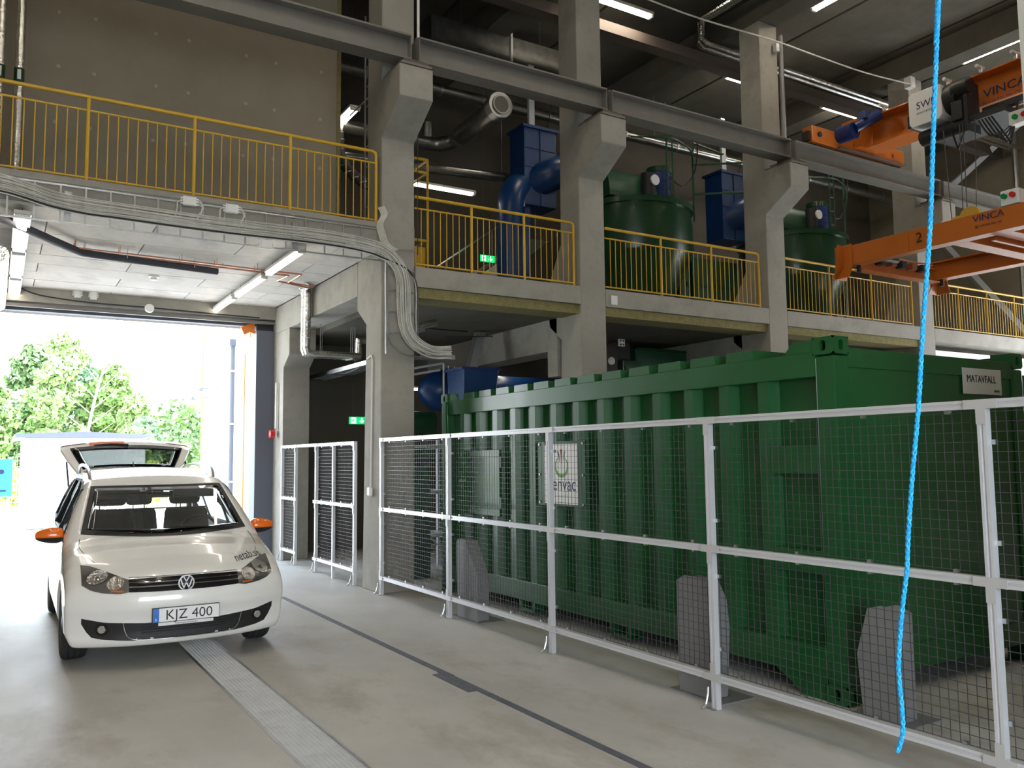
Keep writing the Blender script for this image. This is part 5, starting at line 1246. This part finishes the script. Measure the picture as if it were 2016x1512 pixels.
def exit_sign(label, x, y_, z, w, h):
    t = thing('exit_sign', label, 'sign', (x+w/2, y_, z), 'green exit signs')
    B(x, x+w, y_-.015, y_+.015, z, z+h).build('panel', 'exit_green', t)
    B(x+w*.08, x+w*.36, y_-.018, y_-.0155, z+h*.1, z+h*.9).build('door_symbol', 'exit_white', t)
    m = MB(); cx = x+w*.68; m.prism([(cx-.012,z+h*.85),(cx+.012,z+h*.85),(cx+.012,z+h*.45),(cx+.05,z+h*.45),(cx,z+h*.12),(cx-.05,z+h*.45),(cx-.012,z+h*.45)], 1, y_-.018, y_-.0155); m.build('arrow', 'exit_white', t)
    m = MB(); rx = x+w*.22; m.prism([(rx-.02,z+h*.2),(rx,z+h*.5),(rx+.02,z+h*.2),(rx+.008,z+h*.55),(rx+.03,z+h*.6),(rx,z+h*.72),(rx-.03,z+h*.55)], 1, y_-.021, y_-.0185); m.build('runner', 'exit_green', t)
    for u in (.2, .8): MB().cyl((x+w*u,y_,z+h), (x+w*u,y_,3.86 if z < 4 else 9.99), .003, 5).build('suspension_wire', 'rope_steel', t)
exit_sign('lit green exit sign left of the cable column, lower floor', 5.235, 14.0, 2.31, .33, .125)
exit_sign('lit green exit sign on the mezzanine beside the blue pipe', 7.60, 13.5, 5.36, .30, .125)
t = thing('storage_rack', 'steel shelving frame seen through the short mesh fence', 'rack', (5.2, 13, 0))
for x in (4.95, 6.1):
    for y_ in (11.7, 12.3): B(x, x+.05, y_, y_+.05, 0, 2.0).build('upright', 'steel_blue', t)
for z in (.5, 1.15, 1.85): B(4.95, 6.15, 11.7, 12.35, z, z+.05).build('shelf', 'steel_blue', t)
B(5.0, 5.5, 11.75, 12.2, 1.2, 1.5).build('crate', 'black', t)
MB().tube([(4.97,11.69,1.15),(6.1,11.69,.1)], .012, 5).build('brace', 'steel_blue', t)
t = thing('paper_tag', 'small white tag on the slab edge right of the second column', 'tag', (8.03, 10.08, 4.1)); B(7.97, 8.09, 10.078, 10.088, 4.02, 4.16).build('card', 'white', t)

t = thing('steel_stair', 'galvanised steel stair flight rising behind the second bay railing', 'stair', (8, 14.2, 4.26))
for y_ in (13.75, 14.65): MB().hexa([(6.5,y_-.03,4.27),(6.9,y_-.03,4.27),(6.9,y_+.03,4.27),(6.5,y_+.03,4.27),(8.9,y_-.03,6.0),(9.3,y_-.03,6.0),(9.3,y_+.03,6.0),(8.9,y_+.03,6.0)]).build('stringer', 'galv', t)
for k in range(9): B(6.85+.26*k, 7.10+.26*k, 13.79, 14.61, 4.47+.187*k, 4.50+.187*k).build('tread', 'galv', t)
MB().tube([(6.8,13.75,5.2),(9.1,13.75,6.85)], .02, 6).build('handrail', 'galv', t)
for k in range(3): MB().cyl((7.0+k,13.75,4.65+.72*k), (7.0+k,13.75,5.34+.715*k), .015, 6).build('baluster', 'galv', t)
t = thing('flexible_duct', 'dark ribbed flexible duct curving down behind the cable column', 'duct', (4.8, 12.95, 4.8))
P_ = smooth_path([(4.75,13.3,7.2),(4.75,13.2,6.8),(4.85,13.0,6.45),(5.1,12.9,6.25),(5.4,12.9,6.2)], 5)
MB().tube(P_, .09, 12).build('hose', 'pipe_black', t, smooth=True)
for q in P_[::2]: MB().tube([q, (q[0]+.004,q[1],q[2]-.02)], .098, 12).build('rib', 'galv', t)
MB().cyl((5.35,12.9,6.2), (5.35,12.9,4.27), .03, 8).build('support_leg', 'galv', t)
# ================================================================ CRANE
t = thing('end_carriage', 'orange end carriage with blue motor riding on the runway beam', 'crane', (13.5, 9.73, 7.25))
B(12.22, 14.9, 9.62, 9.84, 7.26, 7.56).build('box_beam', 'orange', t, bevel=.01)
for x in (12.35, 14.7): MB().cyl((x,9.70,7.30), (x,9.76,7.30), .08, 20).build('wheel', 'black', t, smooth=True)
B(12.16, 12.22, 9.66, 9.80, 7.28, 7.46).build('buffer', 'black', t); MB().cyl((12.42,9.60,7.42), (12.42,9.63,7.42), .05, 16).build('cap', 'black', t)
B(12.9, 14.85, 9.56, 9.62, 7.24, 7.27).build('guide_strip', 'primer', t)
gb = MB().cyl((12.98,9.30,7.50), (12.98,9.62,7.50), .15, 20).build('gearbox', 'navy', t, smooth=True)
MB().cyl((12.98,9.30,7.54), (13.35,9.05,7.78), .10, 16).build('motor', 'navy', t, smooth=True); B(13.02, 13.18, 9.1, 9.25, 7.68, 7.82).build('terminal_box', 'navy', t)
text('X', .12, (14.5, 9.612, 7.36), '-y', 'ink', t)
m = MB(); m.hexa([(13.35,9.45,7.32),(13.95,9.45,7.32),(13.95,9.84,7.32),(13.35,9.84,7.32),(13.35,9.40,7.88),(13.85,9.40,7.88),(13.85,9.84,7.88),(13.35,9.84,7.88)]); m.build('connection_plate', 'orange', t)
for z in (7.42, 7.72): MB().cyl((13.34,9.6,z), (13.36,9.6,z), .02, 8).build('bolt', 'galv', t)
def ibeam_y(x0, x1, z0, z1, y0, y1, tw=.006, tf=.02):
    xc = (x0+x1)/2; P_ = [(x0,z0),(x1,z0),(x1,z0+tf),(xc+tw,z0+tf),(xc+tw,z1-tf),(x1,z1-tf),(x1,z1),(x0,z1),(x0,z1-tf),(xc-tw,z1-tf),(xc-tw,z0+tf),(x0,z0+tf)]
    return MB().prism(P_, 1, y0, y1)
t = thing('crane_girder', 'long orange crane bridge girder running towards the viewer', 'crane', (13.7, 4, 7.3))
ibeam_y(13.42, 13.92, 7.28, 7.84, -3.6, 9.42).build('girder', 'orange', t)
text('VINCA', .20, (13.655, 7.36, 7.50), '-x', 'ink_navy', t, sx=1.15, ext=.002)
text('☎ +34 936 356 120', .075, (13.655, 7.40, 7.38), '-x', 'ink_navy', t, sx=1.0, ext=.001)
for y_ in (9.0, 7.8, 7.25, 6.7, 5.6, 4.5):
    MB().tube([(13.3,y_,7.93),(13.5,y_,7.93)], .03, 10).build('cable_clamp', 'lampbody', t)
    B(13.40, 13.44, y_-.02, y_+.02, 7.84, 7.93).build('clamp_foot', 'galv', t)
B(13.30, 13.42, -3.0, 7.2, 7.10, 7.2).build('power_rail', 'black', t)
t = thing('hoist', 'electric rope hoist with white cover and black motor under the orange girder', 'hoist', (13.1, 7.6, 7))
MB().prism([(8.20,7.19),(8.16,7.12),(7.68,7.12),(7.62,7.19),(7.62,7.66),(7.66,7.70),(8.16,7.70),(8.20,7.66)], 0, 12.9, 13.38).build('cover', 'white', t, bevel=.01)
text('SWF', .17, (12.895, 8.06, 7.40), '-x', 'ink_navy', t, sx=1.0, ext=.001)
text('KRANTECHNIK', .045, (12.895, 8.06, 7.31), '-x', 'ink_navy', t, sx=1.1, ext=.0006)
B(12.95, 13.35, 8.20, 8.27, 7.15, 7.38).build('end_cap', 'black', t, bevel=.02)
MB().cyl((13.15,7.62,7.45), (13.15,7.42,7.45), .26, 20).build('drum_end', 'black', t, smooth=True)
MB().cyl((13.0,7.46,7.52), (13.0,7.20,7.52), .14, 16).build('motor', 'black', t, smooth=True)
B(12.92, 13.2, 7.32, 7.50, 7.0, 7.32).build('gearbox', 'black', t, bevel=.02)
B(12.95, 13.30, 7.24, 7.30, 6.78, 7.60).build('side_plate', 'black', t)
MB().cyl((13.1,8.1,6.95), (13.1,7.3,6.95), .13, 16).build('rope_drum', 'black', t, smooth=True)
B(13.0, 13.8, 6.7, 8.0, 6.92, 7.02).build('trolley_frame', 'black', t)
for y_ in (6.75, 7.9):
    for x_ in (13.95,): MB().cyl((x_,y_,7.28), (x_+.06,y_,7.28), .08, 14).build('trolley_wheel', 'black', t, smooth=True)
for k in range(5): MB().tube(smooth_path([(13.0,7.1-.05*k,6.9),(13.0,6.95-.07*k,6.62-.04*k),(13.0,6.75-.03*k,6.58-.05*k),(13.0,6.55,6.75),(13.0,6.5,7.0)], 4), .014, 6).build('cable', 'cable_black', t, smooth=True)
MB().tube([(13.0,7.55,6.9),(13.0,7.45,6.55),(13.0,7.30,6.9)], .02, 4).build('bracket', 'black', t)
bx_ = B(12.9, 13.1, 6.2, 6.6, 6.62, 6.82).build('control_box', 'white', t, bevel=.01)
for y_, m_ in ((6.5,'lamp_green'),(6.37,'red')): MB().cyl((12.87,y_,6.72), (12.9,y_,6.72), .04, 14).build('indicator', m_, bx_, smooth=True)
# hanging lifting frame
t = thing('lifting_frame', 'orange container lifting frame hanging from four steel ropes', 'lifting frame', (12.1, 5.3, 4.4))
def ch_x(y0, y1, z0, z1, x0, x1):
    yc = (y0+y1)/2; tf, tw = .016, .006
    return MB().prism([(y0,z0),(y1,z0),(y1,z0+tf),(yc+tw,z0+tf),(yc+tw,z1-tf),(y1,z1-tf),(y1,z1),(y0,z1),(y0,z1-tf),(yc-tw,z1-tf),(yc-tw,z0+tf),(y0,z0+tf)], 0, x0, x1)
B(11.0, 11.20, 2.35, 8.15, 4.56, 4.86).build('long_beam', 'orange', t, bevel=.004)
ibeam_y(13.2, 13.42, 4.56, 4.86, 2.35, 8.15).build('long_beam', 'orange', t)
for y_ in (6.35, 5.75, 4.7): ch_x(y_, y_+.22, 4.56, 4.84, 11.2, 13.2).build('cross_beam', 'orange', t)
for y_ in (6.0,): B(11.2, 13.2, y_, y_+.05, 4.50, 4.53).build('tie_plate', 'orange', t)
for y_ in (8.0, 2.38): ch_x(y_, y_+.16, 4.50, 4.72, 11.2, 13.2).build('end_beam', 'orange', t)
for k in range(5): B(11.5+.26*k, 11.62+.26*k, 7.88, 8.0, 4.60, 4.70).build('lock_gear', 'black' if k % 2 == 0 else 'copper', t)
MB().cyl((11.3,7.93,4.74), (12.9,7.93,4.74), .014, 8).build('linkage_rod', 'copper', t); MB().cyl((11.5,7.86,4.68), (11.85,7.86,4.68), .045, 12).build('actuator', 'black', t, smooth=True)
def flap(cx, cy, dx, dy):
    m = MB(); w = .15
    for (ux, uy) in ((dx, 0), (0, dy)):
        px, py = (0, w) if ux else (w, 0)
        pr_ = [(0,4.88),(.0,4.55),(.02,4.48),(.09,4.36)]
        a_ = [(cx+ux*o_-px, cy+uy*o_-py, z) for o_, z in pr_]+[(cx+ux*o_+px, cy+uy*o_+py, z) for o_, z in pr_]
        b_ = [(p[0]+ux*.012, p[1]+uy*.012, p[2]) for p in a_]
        m.add(a_+b_, [(k, k+1, k+5, k+4) for k in range(3)]+[(8+k+1, 8+k, 8+k+4, 8+k+5) for k in range(3)]+[(0,4,12,8),(3,11,15,7),(0,8,9,1),(1,9,10,2),(2,10,11,3),(4,5,13,12),(5,6,14,13),(6,7,15,14)])
    m.build('corner_guide', 'orange', t)
    MB().cyl((cx-dx*.15,cy-dy*.15,4.45), (cx-dx*.15,cy-dy*.15,4.56), .035, 12).build('twist_lock', 'black', t)
for cx, dx in ((10.99,-1), (13.43,1)):
    for cy, dy in ((8.17,1), (2.33,-1)): flap(cx, cy, dx, dy)
text('VINCA', .125, (10.985, 6.16, 4.745), '-x', 'ink_navy', t, sx=1.1, ext=.001)
text('☎ +34 936 356 120', .042, (10.985, 6.14, 4.665), '-x', 'ink_navy', t, ext=.0006)
text('2', .20, (10.985, 6.98, 4.66), '-x', 'ink', t, ext=.001)
for y_ in (7.10,): B(10.99, 11.0, y_, y_+.02, 4.56, 4.86).build('weld_plate', 'orange', t)
B(11.85, 12.5, 6.2, 7.2, 4.84, 4.90).build('top_plate', 'orange', t)
for y_, z in ((7.05,5.08),(6.86,5.18)):
    s_ = MB().lathe([(.06,-.05),(.15,-.045),(.125,-.01),(.125,.01),(.15,.045),(.06,.05)], (12.2,y_,z), 24, 'x').build('sheave', 'brass', t, smooth=40)
B(12.12, 12.28, 6.7, 7.2, 4.9, 5.1).build('sheave_block', 'black', t)
bx_ = B(10.98, 11.22, 5.55, 5.78, 4.865, 5.06).build('control_box', 'white', t, bevel=.01)
for y_, m_ in ((5.725,'lamp_green'),(5.62,'red')): MB().cyl((10.94,y_,4.98), (10.985,y_,4.98), .035, 14).build('push_button', m_, bx_, smooth=True)
for i, (y0, y1, x1) in enumerate(((7.62,7.15,12.2),(7.35,6.98,12.2),(7.30,6.94,12.25),(7.1,6.78,12.2))):
    tag(MB().cyl((12.9,y0,6.9), (x1,y1,5.12), .007, 6).build('hoist_rope', 'rope_steel'), 'thin steel hoist rope down to the lifting frame, '+['leftmost of four','second from left','third from left','rightmost of four'][i], 'rope', 'steel hoist ropes')
# bracing, side post, blue rope
def sc(p, k): c = Vector((0,0,1.7)); return c+(Vector(p)-c)*k
k_ = 21.5/20
for i, (a_, b_) in enumerate((((20,9.6,9.54),(20,12.45,7.85)), ((20,12.45,7.55),(20,9.9,4.05)))):
    t = thing('wall_brace', ['pale steel wind brace rising to the right on the end wall', 'pale steel wind brace falling to the right behind the last railing'][i], 'brace', tuple(sc(a_, k_)), 'wind braces')
    p_, q_ = sc(a_, k_), sc(b_, k_); MB().tube([p_, q_], .10, 4).build('bar', 'steel_blue', t)
t = thing('hall_column', 'slim grey steel post cut by the top right edge of the picture', 'post', (6.3, 3.05, 0))
B(6.26, 6.40, 2.95, 3.09, 0, 10).build('shaft', 'aluplate', t)
B(6.18, 6.48, 2.87, 3.17, 0, .02).build('base_plate', 'aluplate', t)
t = thing('hall_column', 'grey vertical pipe on the end wall behind the bracing', 'post', (21.6, 10.2, 0)); MB().cyl((21.7,11.0,4.3), (21.7,11.0,9.9), .07, 10).build('shaft', 'galv', t, smooth=True)
rp = [(1.9,.40,9.95),(1.9,.9,4.9),(1.9,1.113,2.837),(1.9,1.116,2.787),(1.9,1.132,2.629),(1.9,1.152,2.421),(1.9,1.169,2.238),(1.9,1.2,2.008),(1.9,1.223,1.812),(1.9,1.249,1.641),(1.9,1.268,1.494),(1.9,1.275,1.42),(1.9,1.291,1.333),(1.9,1.304,1.246),(1.9,1.311,1.172),(1.9,1.307,1.076),(1.9,1.308,1.028),(1.9,1.317,.996),(1.9,1.325,.976)]
t = thing('rope', 'bright blue braided rope hanging loose from the roof at right', 'rope', (1.9, 1.2, 1.0))
MB().tube(rp[:3], .0062, 8).build('rope_upper', 'rope', t, smooth=True)
P_ = smooth_path(rp[1:], 4)[4:]
L_ = [0.0]
for a_, b_ in zip(P_[:-1], P_[1:]): L_.append(L_[-1]+(b_-a_).length)
n_ = int(L_[-1]/.004)
arr = np.array([tuple(p) for p in P_]); s_ = np.linspace(0, L_[-1], n_); C_ = np.stack([np.interp(s_, L_, arr[:,k]) for k in range(3)], 1)
for k in range(4):
    sg = 1 if k % 2 else -1
    pts = [(C_[i][0]+.0026*math.cos(sg*s_[i]*2*math.pi/.032+k*math.pi/2), C_[i][1]+.0026*math.sin(sg*s_[i]*2*math.pi/.032+k*math.pi/2), C_[i][2]) for i in range(n_)]
    MB().tube(pts, .0036, 5).build('strand', 'rope', t, smooth=True)
